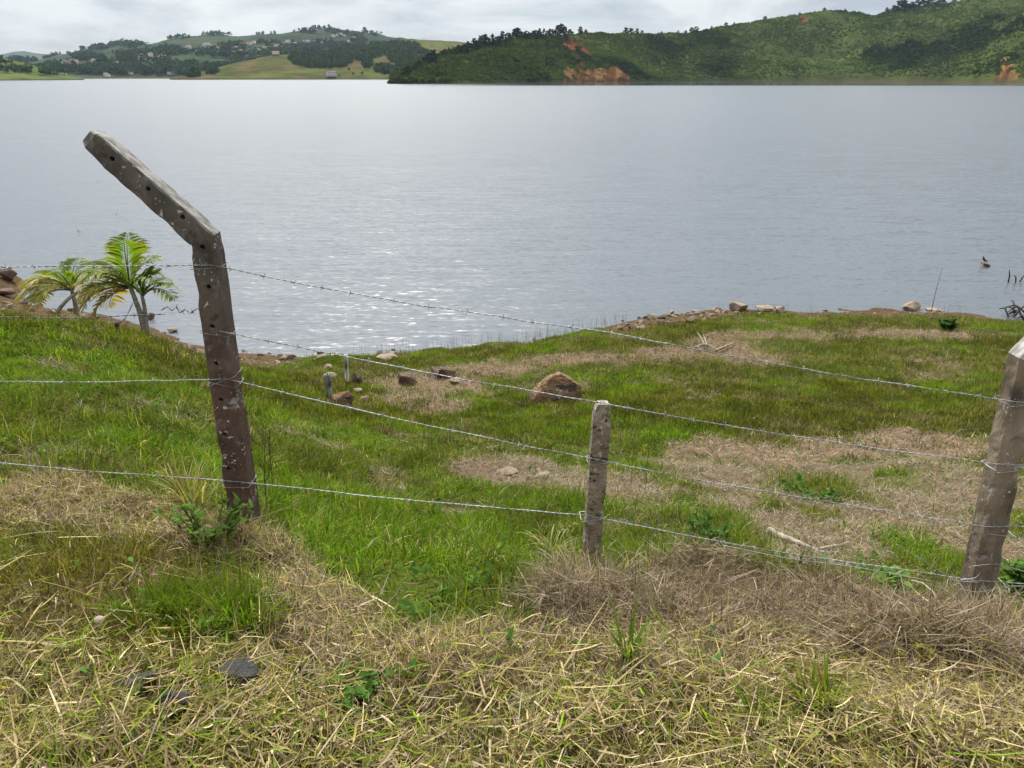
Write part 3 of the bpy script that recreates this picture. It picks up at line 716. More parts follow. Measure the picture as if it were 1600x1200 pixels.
for px_, py_, k in hs:
    low = py_ > 115
    house(town, px_, py_, k, 'small pale house close to the water below the far village hill' if low else 'tiny pale house scattered among the woods of the far hillside', 'houses along the far shore' if low else 'village houses on the far hill', sc=random.uniform(.38, .5) if low else random.uniform(.5, .8))
t = house(pen, 518, 120.5, 1, 'white house with dark roof at the foot of the peninsula', None, .55, 0.1, 'lake_house')
for k in range(5):
    link('window', wmesh, t, (-6.2 + 3.1 * k, -4.53, 3.0))
house(pen, 434, 86.5, 3, 'long red roofed house on top of the grassy knoll', None, .42, 0, 'hilltop_house')

# ------------------------------------------------------------------ the air
mh, t_, o_h = new_mat('haze'); pv = t_.nodes.new('ShaderNodeVolumePrincipled'); t_.links.new(pv.outputs[0], o_h.inputs['Volume'])
pv.inputs['Color'].default_value = (.60, .77, 1.0, 1); pv.inputs['Density'].default_value = HAZE_DENSITY; pv.inputs['Anisotropy'].default_value = .1
Vz, Fz = box(-5600, 5600, -320, 5900, -9, 330)
hz = link('haze', mesh_np('haze', Vz, np.concatenate([Fz[:, [0, 1, 2]], Fz[:, [0, 2, 3]]]), mh)); tag(hz, 'thin pale blue haze over the lake', 'haze', kind='stuff')

# ------------------------------------------------------------------ grass: blades as real geometry
def blades(mb, P0, L, W, az, tilt, curl, segs, c0, c1, twist=None, leaf=False, grad=None):
    n = len(P0); L = np.broadcast_to(L, n); W = np.broadcast_to(W, n); tilt = np.broadcast_to(tilt, n); curl = np.broadcast_to(curl, n)
    ux, uy = np.cos(az), np.sin(az)
    tw = np.zeros(n) if twist is None else twist
    # the blade's width direction: across its lean, turned a little about the blade
    sx, sy, sz = -uy * np.cos(tw), ux * np.cos(tw), np.sin(tw)
    pos = P0.astype(float).copy(); rings = []; cols = []
    hx = np.zeros(n)
    for k in range(segs + 1):
        t = k / segs
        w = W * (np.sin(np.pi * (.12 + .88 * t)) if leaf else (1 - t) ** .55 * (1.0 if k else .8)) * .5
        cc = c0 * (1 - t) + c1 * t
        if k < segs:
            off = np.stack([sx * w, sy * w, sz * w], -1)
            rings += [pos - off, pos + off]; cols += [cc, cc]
            a = tilt + curl * (k + .5) / segs; st = L / segs
            dx = np.sin(a) * st * ux; dy = np.sin(a) * st * uy
            pos = pos + np.stack([dx, dy, np.cos(a) * st], -1)
            if grad is not None: pos[:, 2] += grad[:, 0] * dx + grad[:, 1] * dy
        else:
            rings.append(pos.copy()); cols.append(cc)
    V = np.stack(rings, 1); C = np.stack(cols, 1); k = V.shape[1]
    b = (np.arange(n) * k)[:, None]; F = []
    for s in range(segs - 1):
        F += [b + np.array([2 * s, 2 * s + 1, 2 * s + 3]), b + np.array([2 * s, 2 * s + 3, 2 * s + 2])]
    F.append(b + np.array([2 * segs - 2, 2 * segs - 1, 2 * segs]))
    F = np.stack(F, 1).reshape(-1, 3)
    mb.V.append(V.reshape(-1, 3)); mb.F.append(F + mb.n); mb.C.append(C.reshape(-1, 3)); mb.n += n * k

def slope(x, y):
    e = .12; return np.stack([(base_h(x + e, y) - base_h(x - e, y)) / (2 * e), (base_h(x, y + e) - base_h(x, y - e)) / (2 * e)], -1)
def half_w(y, z=2.6): return (y * CP + (CAMZ - z) * SP) * .64 * 1.14 + .25
def points(n, y0, y1, seed, power=1.0):
    r = np.random.default_rng(seed)
    y = y0 + (y1 - y0) * r.random(n) ** power
    z = np.interp(y, [0, 2.6, 6, 10, 17], [3.35, 3.3, 2.0, .9, 0])
    hw = half_w(y, z)
    keep = r.random(n) < hw / half_w(y1, np.interp(y1, [0, 2.6, 6, 10, 17], [3.35, 3.3, 2.0, .9, 0]))
    y = y[keep]; x = r.uniform(-1, 1, len(y)) * hw[keep]
    # thinner cover carried on to both sides, past the edge of the view
    W = 1.9; m = int(n * W / half_w(y1, np.interp(y1, [0, 2.6, 6, 10, 17], [3.35, 3.3, 2.0, .9, 0])) * .34)
    y2 = y0 + (y1 - y0) * r.random(m); h2 = half_w(y2, np.interp(y2, [0, 2.6, 6, 10, 17], [3.35, 3.3, 2.0, .9, 0]))
    x2 = (h2 + W * r.random(m)) * np.where(r.random(m) < .5, -1, 1)
    return np.concatenate([x, x2]), np.concatenate([y, y2]), r
def pick(cols, r, n):
    cols = np.array(cols); i = r.integers(0, len(cols), n); j = r.integers(0, len(cols), n); t = r.random((n, 1))
    return cols[i] * (1 - t) + cols[j] * t
GREEN = [(.096, .182, .008), (.130, .225, .010), (.066, .142, .008), (.165, .230, .013), (.098, .178, .018)]
OLIVE = [(.078, .098, .012), (.098, .118, .014), (.060, .080, .011), (.120, .112, .022)]
YELLOW = [(.21, .19, .040), (.27, .22, .060), (.17, .17, .030)]
STRAWC = [(.50, .40, .21), (.40, .31, .16), (.60, .50, .31), (.29, .21, .11), (.46, .375, .18)]
DEAD = [(.30, .222, .155), (.22, .158, .108), (.39, .30, .22), (.15, .108, .074), (.47, .39, .30)]

tall, field, drymb, clip = MB(), MB(), MB(), MB()

# (a) slope below the fence: long green grass
def slope_grass(n, y0, y1, seed, Lm, Wm, segs):
    x, y, r = points(n, y0, y1, seed, .9)
    verge, dry, heap, straw, lush, mud = zones(x, y)
    pr = (1 - verge) * (1 - .86 * dry) * (1 - mud * .97) * (1 - .85 * heap) * (.62 + .38 * sstep(.36, .52, fbm(x, y, 5.5, 2, 54)))
    k = r.random(len(x)) < pr; x, y = x[k], y[k]; dry, heap = dry[k], heap[k]; n = len(x)
    z = height(x, y); cl = fbm(x, y, 3.2, 3, 50); big = fbm(x, y, .7, 3, 51)
    left = sstep(-.2, -1.6, x) * sstep(10.5, 8.5, y); ol = np.clip(sstep(.45, .62, fbm(x, y, 1.1, 3, 52)) * .7 + sstep(5, 9, y) * .75 * (1 - left), 0, 1)
    L = Lm * (.48 + .95 * sstep(.25, .75, cl)) * r.uniform(.5, 1.3, n) * (1 + .08 * left) * (1 - .55 * sstep(5.5, 9, y) * (1 - left * .7)) * (1 - .4 * dry)
    c = lerp(pick(GREEN, r, n), pick(OLIVE, r, n), np.clip(ol + r.uniform(-.3, .3, n), 0, 1))
    yl = (r.random(n) < .03 + .10 * big); c[yl] = pick(YELLOW, r, yl.sum()); dd = r.random(n) < (.035 + .25 * dry); c[dd] = pick(STRAWC, r, dd.sum()) * .8
    c = c * (r.uniform(.55, 1.35, n) * (.74 + .46 * sstep(.3, .7, fbm(x, y, 6.5, 3, 59))))[:, None]
    az = fbm(x, y, 2.6, 2, 53) * 14 + r.normal(0, 1.5, n)
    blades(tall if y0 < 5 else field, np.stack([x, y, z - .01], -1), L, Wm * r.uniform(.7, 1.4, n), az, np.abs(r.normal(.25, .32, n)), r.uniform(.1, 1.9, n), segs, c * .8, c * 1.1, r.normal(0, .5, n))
slope_grass(245000, 1.6, 6.2, 201, .095, .0050, 3)
slope_grass(235000, 6.0, 11.0, 202, .090, .0085, 2)

# (b) far part of the bank: short olive turf
def turf(n, y0, y1, seed):
    x, y, r = points(n, y0, y1, seed)
    z0 = base_h(x, y); verge, dry, heap, straw, lush, mud = zones(x, y)
    k = (r.random(len(x)) < (1 - .86 * dry) * (1 - .97 * mud)) & (z0 > .03); x, y = x[k], y[k]; n = len(x); z = height(x, y)
    p1 = fbm(x, y, .9, 4, 55); c = lerp(pick(OLIVE, r, n), pick(GREEN, r, n) * .9, sstep(.45, .62, p1))
    q = r.random(n) < .18 * fbm(x, y, 1.6, 3, 56) * 2; c[q] = pick(YELLOW, r, q.sum()) * .8
    br = r.random(n) < sstep(.5, .7, fbm(x, y, 1.9, 3, 57)) * .5; c[br] = pick(DEAD, r, br.sum()) * .6
    c = c * (r.uniform(.55, 1.35, n) * (.68 + .64 * sstep(.3, .7, fbm(x, y, 4.0, 3, 60))))[:, None]
    L = .085 * (.5 + fbm(x, y, 2.2, 3, 58)) * r.uniform(.6, 1.3, n)
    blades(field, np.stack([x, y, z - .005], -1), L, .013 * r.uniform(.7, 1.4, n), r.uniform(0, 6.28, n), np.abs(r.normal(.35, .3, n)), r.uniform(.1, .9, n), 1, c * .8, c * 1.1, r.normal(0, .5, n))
turf(310000, 10.2, 18.5, 203)
turf(120000, 7.2, 10.8, 213)

# (c) dry patches in the bank: matted pinkish dead grass
def dry_mat(n, y0, y1, seed, L0, W0, segs):
    x, y, r = points(n, y0, y1, seed)
    verge, dry, heap, straw, lush, mud = zones(x, y)
    k = (r.random(len(x)) < np.maximum(dry * (1 - verge), .05 * (1 - verge)) * (1 - mud) + .22 * mud) & (base_h(x, y) > .04); x, y = x[k], y[k]; n = len(x); z = height(x, y)
    c = pick(DEAD, r, n) * np.array([.93, 1.0, 1.02]) * r.uniform(.55, 1.25, (n, 1)); gr = r.random(n) < .03; c[gr] = pick(OLIVE, r, gr.sum())
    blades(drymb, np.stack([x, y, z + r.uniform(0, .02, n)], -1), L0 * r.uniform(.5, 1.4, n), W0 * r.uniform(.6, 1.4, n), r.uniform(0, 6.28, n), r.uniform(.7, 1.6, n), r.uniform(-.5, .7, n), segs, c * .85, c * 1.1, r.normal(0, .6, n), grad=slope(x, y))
dry_mat(170000, 2.5, 6.5, 204, .08, .0036, 2)
dry_mat(190000, 6.3, 17, 205, .09, .0085, 1)

# (d) heaps of long dead grass along the fence
def heap_grass(n, seed):
    x, y, r = points(n, 1.7, 3.4, seed)
    verge, dry, heap, straw, lush, mud = zones(x, y)
    k = r.random(len(x)) < heap; x, y = x[k], y[k]; h = heap[k]; n = len(x); z = height(x, y)
    c = pick(DEAD, r, n) * r.uniform(.35, .95, (n, 1))
    blades(drymb, np.stack([x, y, z + r.uniform(0, .06, n) * h], -1), r.uniform(.05, .19, n), .0027 * r.uniform(.6, 1.5, n), r.uniform(0, 6.28, n), r.uniform(.6, 1.75, n), r.normal(.3, 1.1, n), 4, c * .8, c * 1.15, r.normal(0, .6, n), grad=slope(x, y))
heap_grass(130000, 206)

# (e) the mown verge: stubble, moss, straw and cut clippings
def verge_cover(n, seed):
    x, y, r = points(n, .75, 3.2, seed)
    verge, dry, heap, straw, lush, mud = zones(x, y)
    k = r.random(len(x)) < verge * (1 - .8 * mask(CURB, x, y, 33, .2)); x, y = x[k], y[k]; n = len(x); z = height(x, y); st = straw[k]; lu = lush[k]
    moss = fbm(x, y, 2.4, 3, 61); mk = mask(MOSS, x, y, 36, .4)
    u = r.random(n)
    green = u < np.clip(.42 - .40 * st + .4 * lu + .25 * (moss - .5) + .5 * mk, .03, .93)
    g = np.where(green)[0]
    c = lerp(pick(GREEN, r, len(g)), pick(OLIVE, r, len(g)), np.clip(1 - lu[g] + r.uniform(-.3, .3, len(g)), 0, 1)); c = lerp(c, pick([(.13, .115, .018), (.085, .085, .014), (.17, .12, .03), (.07, .055, .018)], r, len(g)), mk[g] * .85); q = r.random(len(g)) < .25; c[q] = pick(YELLOW, r, q.sum())
    blades(tall, np.stack([x[g], y[g], z[g] - .004], -1), (.028 + .09 * lu[g] * r.random(len(g))) * r.uniform(.6, 1.6, len(g)), .0036 * r.uniform(.6, 1.5, len(g)), r.uniform(0, 6.28, len(g)), np.abs(r.normal(.45, .4, len(g))), r.uniform(0, 1.2, len(g)), 2, c * .75, c * 1.1, r.normal(0, .5, len(g)))
    g = np.where(~green)[0]
    c = pick(DEAD, r, len(g)) * r.uniform(.45, 1.2, (len(g), 1)); c2 = pick(STRAWC, r, len(g)); sw = r.random(len(g)) < .35; c[sw] = c2[sw]
    blades(drymb, np.stack([x[g], y[g], z[g] + r.uniform(0, .02, len(g))], -1), .05 * r.uniform(.5, 1.7, len(g)), .0030 * r.uniform(.6, 1.5, len(g)), r.uniform(0, 6.28, len(g)), r.uniform(.3, 1.65, len(g)), r.normal(0, .5, len(g)), 2, c * .8, c * 1.1, r.normal(0, .6, len(g)))
verge_cover(170000, 207)
def clippings(n, seed):
    x, y, r = points(n, .7, 3.0, seed)
    verge, dry, heap, straw, lush, mud = zones(x, y)
    front = sstep(1.9, 1.3, y + (fbm(x, y, 1.6, 3, 62) - .5) * .9)
    k = r.random(len(x)) < verge * np.clip(.10 + .95 * front * (1 - .55 * sstep(.6, 1.3, x)) + .12 * straw, 0, 1) * (1 - .55 * lush) * (1 - .6 * mask(MOSS, x, y, 36, .4)) * (1 - .88 * mask(CURB, x, y, 33, .2)); x, y = x[k], y[k]; n = len(x); z = height(x, y)
    c = pick(STRAWC, r, n) * r.uniform(.45, 1.15, (n, 1)); u = r.random(n)
    a = u < .30; c[a] = pick(YELLOW, r, a.sum()) * 1.05; a = (u > .74) & (r.random(n) < .4 + .6 * sstep(.9, .3, x)); c[a] = pick(OLIVE + GREEN[:2], r, a.sum()) * 1.35
    az = fbm(x, y, 1.3, 2, 63) * 9 + r.normal(0, 1.5, n)
    blades(clip, np.stack([x, y, z + .008 + r.random(n) * .04], -1), r.gamma(2.0, .028, n).clip(.02, .22), .0028 * r.uniform(.35, 2.0, n), az, r.normal(1.5, .22, n), r.normal(.1, .75, n), 3, c * .9, c * 1.08, r.normal(0, .7, n), grad=slope(x, y))
clippings(185000, 208)
x, y, r = points(190, .8, 2.5, 219); vg = zones(x, y)[0]; k = r.random(len(x)) < vg; x, y = x[k], y[k]; n = len(x); c = pick(STRAWC + YELLOW, r, n)
blades(clip, np.stack([x, y, height(x, y) + .03], -1), r.uniform(.18, .38, n), .0032 * r.uniform(.6, 1.5, n), r.uniform(0, 6.28, n), r.normal(1.42, .08, n), r.normal(.1, .25, n), 6, c * .9, c * 1.05, r.normal(0, .6, n), grad=slope(x, y))

tag(tall.build('long_grass', M['grass']), 'long bright green grass on the slope below the fence', 'grass', kind='stuff')
tag(field.build('field_grass', M['grass']), 'short olive turf between the slope and the lake shore', 'grass', kind='stuff')
tag(drymb.build('dry_grass', M['dry']), 'pinkish tan dead grass in patches and heaps along the fence', 'dry grass', kind='stuff')
tag(clip.build('grass_clippings', M['dry']), 'yellowish cut grass clippings strewn over the front verge', 'clippings', kind='stuff')

# low broad-leaved weeds among the grass
weeds = MB()
x, y, r = points(9000, 1.0, 7.0, 211)
vg, dr, hp, st, lu, mu = zones(x, y); k = r.random(len(x)) < np.clip(.06 + .4 * lu + .30 * sstep(.55, .7, fbm(x, y, 1.2, 3, 71)), 0, 1) * (1 - dr * .8) * (1 - .75 * vg) * (1 - hp * .9)
x, y = x[k], y[k]; n = len(x); z = height(x, y)
for q in range(5):
    c = pick([(.06, .13, .022), (.08, .16, .03), (.05, .105, .02)], r, n)
    blades(weeds, np.stack([x + r.normal(0, .012, n), y + r.normal(0, .012, n), z + r.uniform(0, .05, n)], -1), r.uniform(.022, .05, n), r.uniform(.010, .022, n), r.uniform(0, 6.28, n), r.uniform(.6, 1.3, n), r.uniform(0, .6, n), 3, c, c * 1.1, r.normal(0, .4, n), leaf=True)
tag(weeds.build('weeds', M['leaf']), 'small broad leaved weeds growing through the grass', 'weeds', kind='stuff')

# reeds standing at the water's edge
reeds = MB(); r = np.random.default_rng(31); Pr = []
for _ in range(220):
    k = r.random() ** .8; px_ = 540 + 440 * k if r.random() < .8 else r.uniform(380, 1600); py_ = np.interp(px_, [s[0] for s in shore], [s[1] for s in shore]) + r.uniform(-9, 3)
    q = on_water(px_, py_); Pr.append((q[0], q[1], min(0, float(height(q[0], q[1]))) - .02))
Pr = np.array(Pr); n = len(Pr); c = pick([(.05, .055, .028), (.075, .08, .035), (.10, .085, .045)], r, n)
blades(reeds, Pr, r.uniform(.12, .36, n), .008, r.uniform(0, 6.28, n), np.abs(r.normal(.06, .08, n)), r.uniform(0, .4, n), 2, c, c)
tag(reeds.build('reeds', M['grass']), 'thin dark reeds standing in the shallow water at the shore', 'reeds', kind='stuff')

# ------------------------------------------------------------------ fence posts
def ground_z(x, y): return float(height(np.array([x]), np.array([y]))[0])
def post_mesh(path, sizes, chamfer, seed, rough=.003, chips=14, holes=None, hole_r=.009):
    """square concrete post swept along a path of world points (mitred), with worn edges and drilled holes"""
    path = np.asarray(path, float); r = np.random.default_rng(seed)
    # densify
    pts = [path[0]]; sz = [sizes[0]]; dirs = []
    for i in range(len(path) - 1):
        L = np.linalg.norm(path[i + 1] - path[i]); k = max(2, int(L / .02))
        for j in range(1, k + 1):
            pts.append(path[i] + (path[i + 1] - path[i]) * j / k); sz.append(sizes[i] + (sizes[i + 1] - sizes[i]) * j / k)
    pts = np.array(pts); sz = np.array(sz); n = len(pts)
    T = np.gradient(pts, axis=0); T /= np.linalg.norm(T, axis=1)[:, None]
    Ydir = np.array([0, 1., 0])
    # section outline: square with chamfered corners, edges split
    h = .5; c = chamfer
    cor = [(-h + c, -h), (-h / 3, -h), (h / 3, -h), (h - c, -h), (h, -h + c), (h, -h / 3), (h, h / 3), (h, h - c), (h - c, h), (h / 3, h), (-h / 3, h), (-h + c, h), (-h, h - c), (-h, h / 3), (-h, -h / 3), (-h, -h + c)]
    cor = np.array(cor); m = len(cor); V = []
    for i in range(n):
        Xd = np.cross(Ydir, T[i]); ln = np.linalg.norm(Xd); Xd /= ln
        # mitre stretch at the bend
        st = 1.0
        if 0 < i < n - 1:
            a = pts[i] - pts[i - 1]; b = pts[i + 1] - pts[i]; a /= np.linalg.norm(a); b /= np.linalg.norm(b)
            st = 1 / max(math.cos(math.acos(max(-1, min(1, a @ b))) / 2), .5)
        V.append(pts[i] + sz[i] * (cor[:, :1] * Xd * st + cor[:, 1:] * Ydir))
    V = np.array(V)
    cen = pts[:, None]
    out = V - cen; out /= np.linalg.norm(out, axis=-1, keepdims=True)
    o3 = Vector((seed * 9.1, 0, 0))
    nz = np.array([[[mnoise.fractal(Vector(p) * 14 + o3, .8, 2.0, 3) + .5 * mnoise.noise(Vector(p) * 60 + o3)] for p in ring] for ring in V]) * rough * 1.5
    edge = np.array([1 if k in (0, 3, 4, 7, 8, 11, 12, 15) else 0 for k in range(m)])[None, :, None]
    V = V + out * nz
    for _ in range(chips):
        i = r.integers(2, n - 1); k = r.choice([0, 3, 4, 7, 15]); a = r.uniform(.005, .014); w = r.uniform(.5, 1.6)
        V = V - out * (a * np.exp(-((np.arange(n) - i) / w) ** 2)[:, None, None] * np.exp(-(np.minimum(abs(np.arange(m) - k), m - abs(np.arange(m) - k)) / .8) ** 2)[None, :, None])
    # rounded worn top
    for q_, f_ in ((-1, .60), (-2, .86), (-3, .95)): V[q_] = pts[q_] + (V[q_] - pts[q_]) * f_
    bm = bmesh.new()
    vs = [[bm.verts.new(p) for p in ring] for ring in V]
    for i in range(n - 1):
        for k in range(m):
            bm.faces.new((vs[i][k], vs[i][(k + 1) % m], vs[i + 1][(k + 1) % m], vs[i + 1][k]))
    tc_ = bm.verts.new(V[-1].mean(0) + T[-1] * .006); bc_ = bm.verts.new(V[0].mean(0))
    for k in range(m):
        bm.faces.new((vs[-1][k], vs[-1][(k + 1) % m], tc_)); bm.faces.new((vs[0][(k + 1) % m], vs[0][k], bc_))
    bmesh.ops.recalc_face_normals(bm, faces=bm.faces)
    me = bpy.data.meshes.new('post'); bm.to_mesh(me); bm.free()
    if holes is not None:
        hb = bmesh.new()
        for p in holes:
            mat = Matrix.Translation(Vector(p)) @ Matrix.Rotation(math.pi / 2, 4, 'X')
            bmesh.ops.create_cone(hb, cap_ends=True, segments=10, radius1=hole_r, radius2=hole_r * .9, depth=.075, matrix=mat)
        hm = bpy.data.meshes.new('cut'); hb.to_mesh(hm); hb.free()
        a = bpy.data.objects.new('tmp_a', me); b = bpy.data.objects.new('tmp_b', hm); COL.objects.link(a); COL.objects.link(b)
        md = a.modifiers.new('b', 'BOOLEAN'); md.object = b; md.operation = 'DIFFERENCE'; md.solver = 'EXACT'
        dg = bpy.context.evaluated_depsgraph_get(); ev = a.evaluated_get(dg)
        me2 = bpy.data.meshes.new_from_object(ev); bpy.data.objects.remove(a); bpy.data.objects.remove(b)
        bpy.data.meshes.remove(hm); bpy.data.meshes.remove(me); me = me2
    return me
YL, YM, YR = 2.67, 2.54, 2.40
def post(name, label, me, mat, base):
    me.name = name; me.materials.clear(); me.materials.append(mat)
    me.transform(Matrix.Translation(-Vector(base)))
    return tag(link(name, me, loc=base), label, 'fence post')
# bent post on the left
b0 = P(386, 832, YL); bend = P(322, 372, YL); tip = P(140, 212, YL)
dn_ = (b0 - bend); pa = b0 + dn_ / np.linalg.norm(dn_) * .35
holes = [P(x_, y_, YL - .05) for x_, y_ in [(172, 249), (229, 296), (283, 340), (315, 387), (325, 449), (330, 511), (337, 569), (344, 626), (350, 680), (356, 733)]]
LP = post('fence_post', 'tall reddish brown concrete post with bent arm and white lichen spots', post_mesh([pa, bend, tip], [.098, .084, .072], .07, 1, .0014, 26, holes), M['concrete_red'], b0)
b1 = P(918, 893, YM); t1 = P(942, 629, YM)
MP = post('fence_post', 'short straight porous grey concrete post between the two larger posts', post_mesh([b1 - np.array([0, 0, .3]), t1], [.066, .062], .06, 2, .0022, 22, [P(x_, y_, YM - .045) for x_, y_ in [(929, 755), (921, 847), (948, 662)]], .006), M['concrete_grey'], b1)
b2 = P(1532, 950, YR); t2 = P(1603, 560, YR); t3 = t2 + np.array([.055, .0, .10])
RP = post('fence_post', 'thick tan concrete post with slanted top at the right edge', post_mesh([b2 - np.array([0.02, 0, .3]), t2, t3], [.092, .080, .062], .12, 3, .0016, 18), M['concrete_tan'], b2)

# ------------------------------------------------------------------ barbed wires
def barb_mesh():
    b = MB(); r = .00105
    a = np.linspace(0, 4 * np.pi, 15)
    b.add(*tube(np.stack([np.linspace(-.005, .005, 15), .003 * np.cos(a), .003 * np.sin(a)], -1), r, 4))
    for (x0, d) in [(-.005, (-.25, .3, 1)), (-.005, (-.2, -.35, -1)), (.005, (.25, 1, -.2)), (.005, (.2, -1, .25))]:
        d = np.array(d, float); d /= np.linalg.norm(d); p0 = np.array([x0, 0, 0])
        b.add(*tube([p0, p0 + d * .007, p0 + d * .0125], [r, r, .0003], 4))
    return b.mesh('barb', M['wire'])
BARB = barb_mesh()
BARB_OLD = BARB.copy(); BARB_OLD.materials.clear(); BARB_OLD.materials.append(M['wire_old'])
def wire(label, pts, seed, mat='wire', name='barbed_wire', barbs=True, sag=.012, kink=.0022, rad=.00112, gap=.115, parent=None):
    r = np.random.default_rng(seed); pts = np.asarray(pts, float)
    seg = np.linalg.norm(np.diff(pts, axis=0), axis=1); Ltot = seg.sum(); n = int(Ltot / .008)
    s = np.linspace(0, Ltot, n); cum = np.concatenate([[0], np.cumsum(seg)])
    C = np.stack([np.interp(s, cum, pts[:, k]) for k in range(3)], -1)
    for i in range(len(seg)):                                  # sag of every span
        m_ = (s >= cum[i]) & (s <= cum[i + 1]); u = (s[m_] - cum[i]) / seg[i]; C[m_, 2] -= 4 * u * (1 - u) * sag * seg[i] ** 1.5
    for k, (fr, am) in enumerate([(1.3, 1.8), (5, 1), (16, .5)]):
        for ax in (1, 2):
            C[:, ax] += (vnoise(s * fr + seed * 7.7 + ax * 31, s * 0 + k * 5.1) - .5) * 2 * kink * am
    T = np.gradient(C, axis=0); T /= np.linalg.norm(T, axis=1)[:, None]
    A = np.cross(T, [0, 0, 1.0]); A /= np.linalg.norm(A, axis=1)[:, None]; B = np.cross(T, A)
    ph = s * 2 * np.pi / .05
    mid = C[n // 2].copy()
    if parent is None:
        parent = thing(name, label, 'barbed wire', mid)
    for q in (0, np.pi):
        b = MB(); b.add(*tube(C + .00112 * (np.cos(ph + q)[:, None] * A + np.sin(ph + q)[:, None] * B) - mid, rad, 5)); b.build('strand', M[mat], parent, smooth=True)
    if barbs:
        d = r.uniform(.02, .1)
        while d < Ltot - .02:
            k = int(d / Ltot * (n - 1)); Tt = Vector(T[k])
            o = link('barb', BARB if mat == 'wire' else BARB_OLD, parent, C[k] - mid)
            o.rotation_mode = 'QUATERNION'; o.rotation_quaternion = Tt.to_track_quat('X', 'Z') @ Matrix.Rotation(r.uniform(0, 6.28), 3, 'X').to_quaternion()
            d += gap * r.uniform(.85, 1.15)
    return parent, mid, C
def tie(parent, mid, c, w, tilt, mat='wire', y=None):
    """a turn of wire round a post: c centre, w half width"""
    x0, y0, z0 = c; k = w + .0015; tilt = tilt * .6
    ring = [(-k, -k), (0, -k - .001), (k, -k), (k + .001, 0), (k, k), (0, k + .001), (-k, k), (-k - .001, 0), (-k, -k)]
    p = np.array([(x0 + a, y0 + b, z0 + tilt * a / k) for a, b in ring]) - mid
    b = MB(); b.add(*tube(np.concatenate([p[:-1], p[:1] + [[0, 0, .006]]]), .0013, 5)); b.build('tie', M[mat], parent)
def lx(y, off=0):      # centre of bent post at image row y
    q = P(np.interp(y, [372, 832], [322, 386]), y, YL); return q
fl, fr = .052, .05
W_L = [(409, 415, 625), (490, 517, 727), (588, 594, 825), (709, 752, 908)]
far_left = lambda y, yl: P(-420, y + (y - yl) * .7, 2.74)
labels = ['topmost barbed wire running above the short post to the right edge', 'second barbed wire, passing just over the top of the short post',
          'third barbed wire, crossing the middle of the short post', 'lowest barbed wire, crossing the short post near its foot']
for i, (yl, yp, yr) in enumerate(W_L):
    Lp = P(np.interp(yp, [372, 832], [322, 386]), yp, YL - fl)
    Rp = P([1580, 1555, 1540, 1520][i], yr, YR - fr)
    Mpx, Mpy = [(955, 521), (943, 629), (932, 718), (921, 806)][i]
    Yline = (YL - fl) + ((YR - fr) - (YL - fl)) * .5
    Mp = P(Mpx, Mpy, Yline - .0 if i < 2 else YM - .039)
    end = P(1900, yr + [10, 0, -12, 22][i], YR - fr - .1)
    pts = [Lp, Mp, Rp, end]
    if i in (0, 2, 3): pts = [far_left(yl, yp)] + pts
    par, mid, C = wire(labels[i], pts, 60 + i, sag=.006)
    tie(par, mid, lx(yp), .046, [.004, -.012, -.02, .0][i])
    tie(par, mid, P([1587, 1567, 1552, 1540][i], yr, YR), [.043, .044, .046, .047][i], [.01, .008, -.01, .01][i])
    if i == 2: tie(par, mid, lx(yp - 5), .047, .03)
    if i >= 2: tie(par, mid, P(Mpx + 1, Mpy, YM), .033, .006)
# left stretch of the second line, ending in a tangle before the post
e0 = P(258, 490, 2.70)
wire('dark barbed wire left of the bent post, passing below the palms', [P(-420, 486, 2.74), P(0, 494, 2.72), P(150, 494, 2.71), e0], 71, mat='wire_old', sag=.004)
tg = catmull([P(252, 486, 2.70), P(262, 480, 2.69), P(268, 486, 2.68), P(276, 481, 2.70), P(281, 489, 2.69), P(290, 484, 2.67), P(297, 490, 2.66), P(304, 485, 2.64), P(313, 482, 2.61)], 60)
wire('tangled broken wire end hanging against the bent post', tg, 72, mat='wire_old', name='wire_tangle', sag=0, kink=.0012, gap=.05)
# second old turn of wire on the bent post and loose ends at the thick post
lw = thing('loose_wire', 'thin curly loose wire sprung around the foot of the thick post', 'wire', P(1520, 900, YR - .1)); o_ = np.array(lw.location)
for pts in ([(1400, 850), (1450, 880), (1490, 905), (1530, 910)], [(1500, 906), (1525, 902), (1532, 890), (1526, 884), (1512, 888)], [(1520, 884), (1560, 882), (1590, 890), (1640, 905)], [(1549, 868), (1550, 885), (1546, 905)], [(1500, 920), (1530, 925), (1575, 916), (1650, 918)]):
    b = MB(); b.add(*tube(catmull([P(a, c_, YR - .085 - .01 * (k % 2)) for k, (a, c_) in enumerate(pts)], 30) - o_, .0013, 4)); b.build('strand', M['wire'], lw)
lw = thing('loose_wire', 'pale loose wire running low through the grass right of the short post', 'wire', P(1250, 880, YM)); o_ = np.array(lw.location)
b = MB(); b.add(*tube(catmull([P(1130, 852, 2.45), P(1230, 872, 2.42), P(1330, 885, 2.38), P(1440, 905, 2.34), P(1510, 918, 2.32)], 40) - o_, .0014, 4)); b.build('strand', M['wire'], lw)

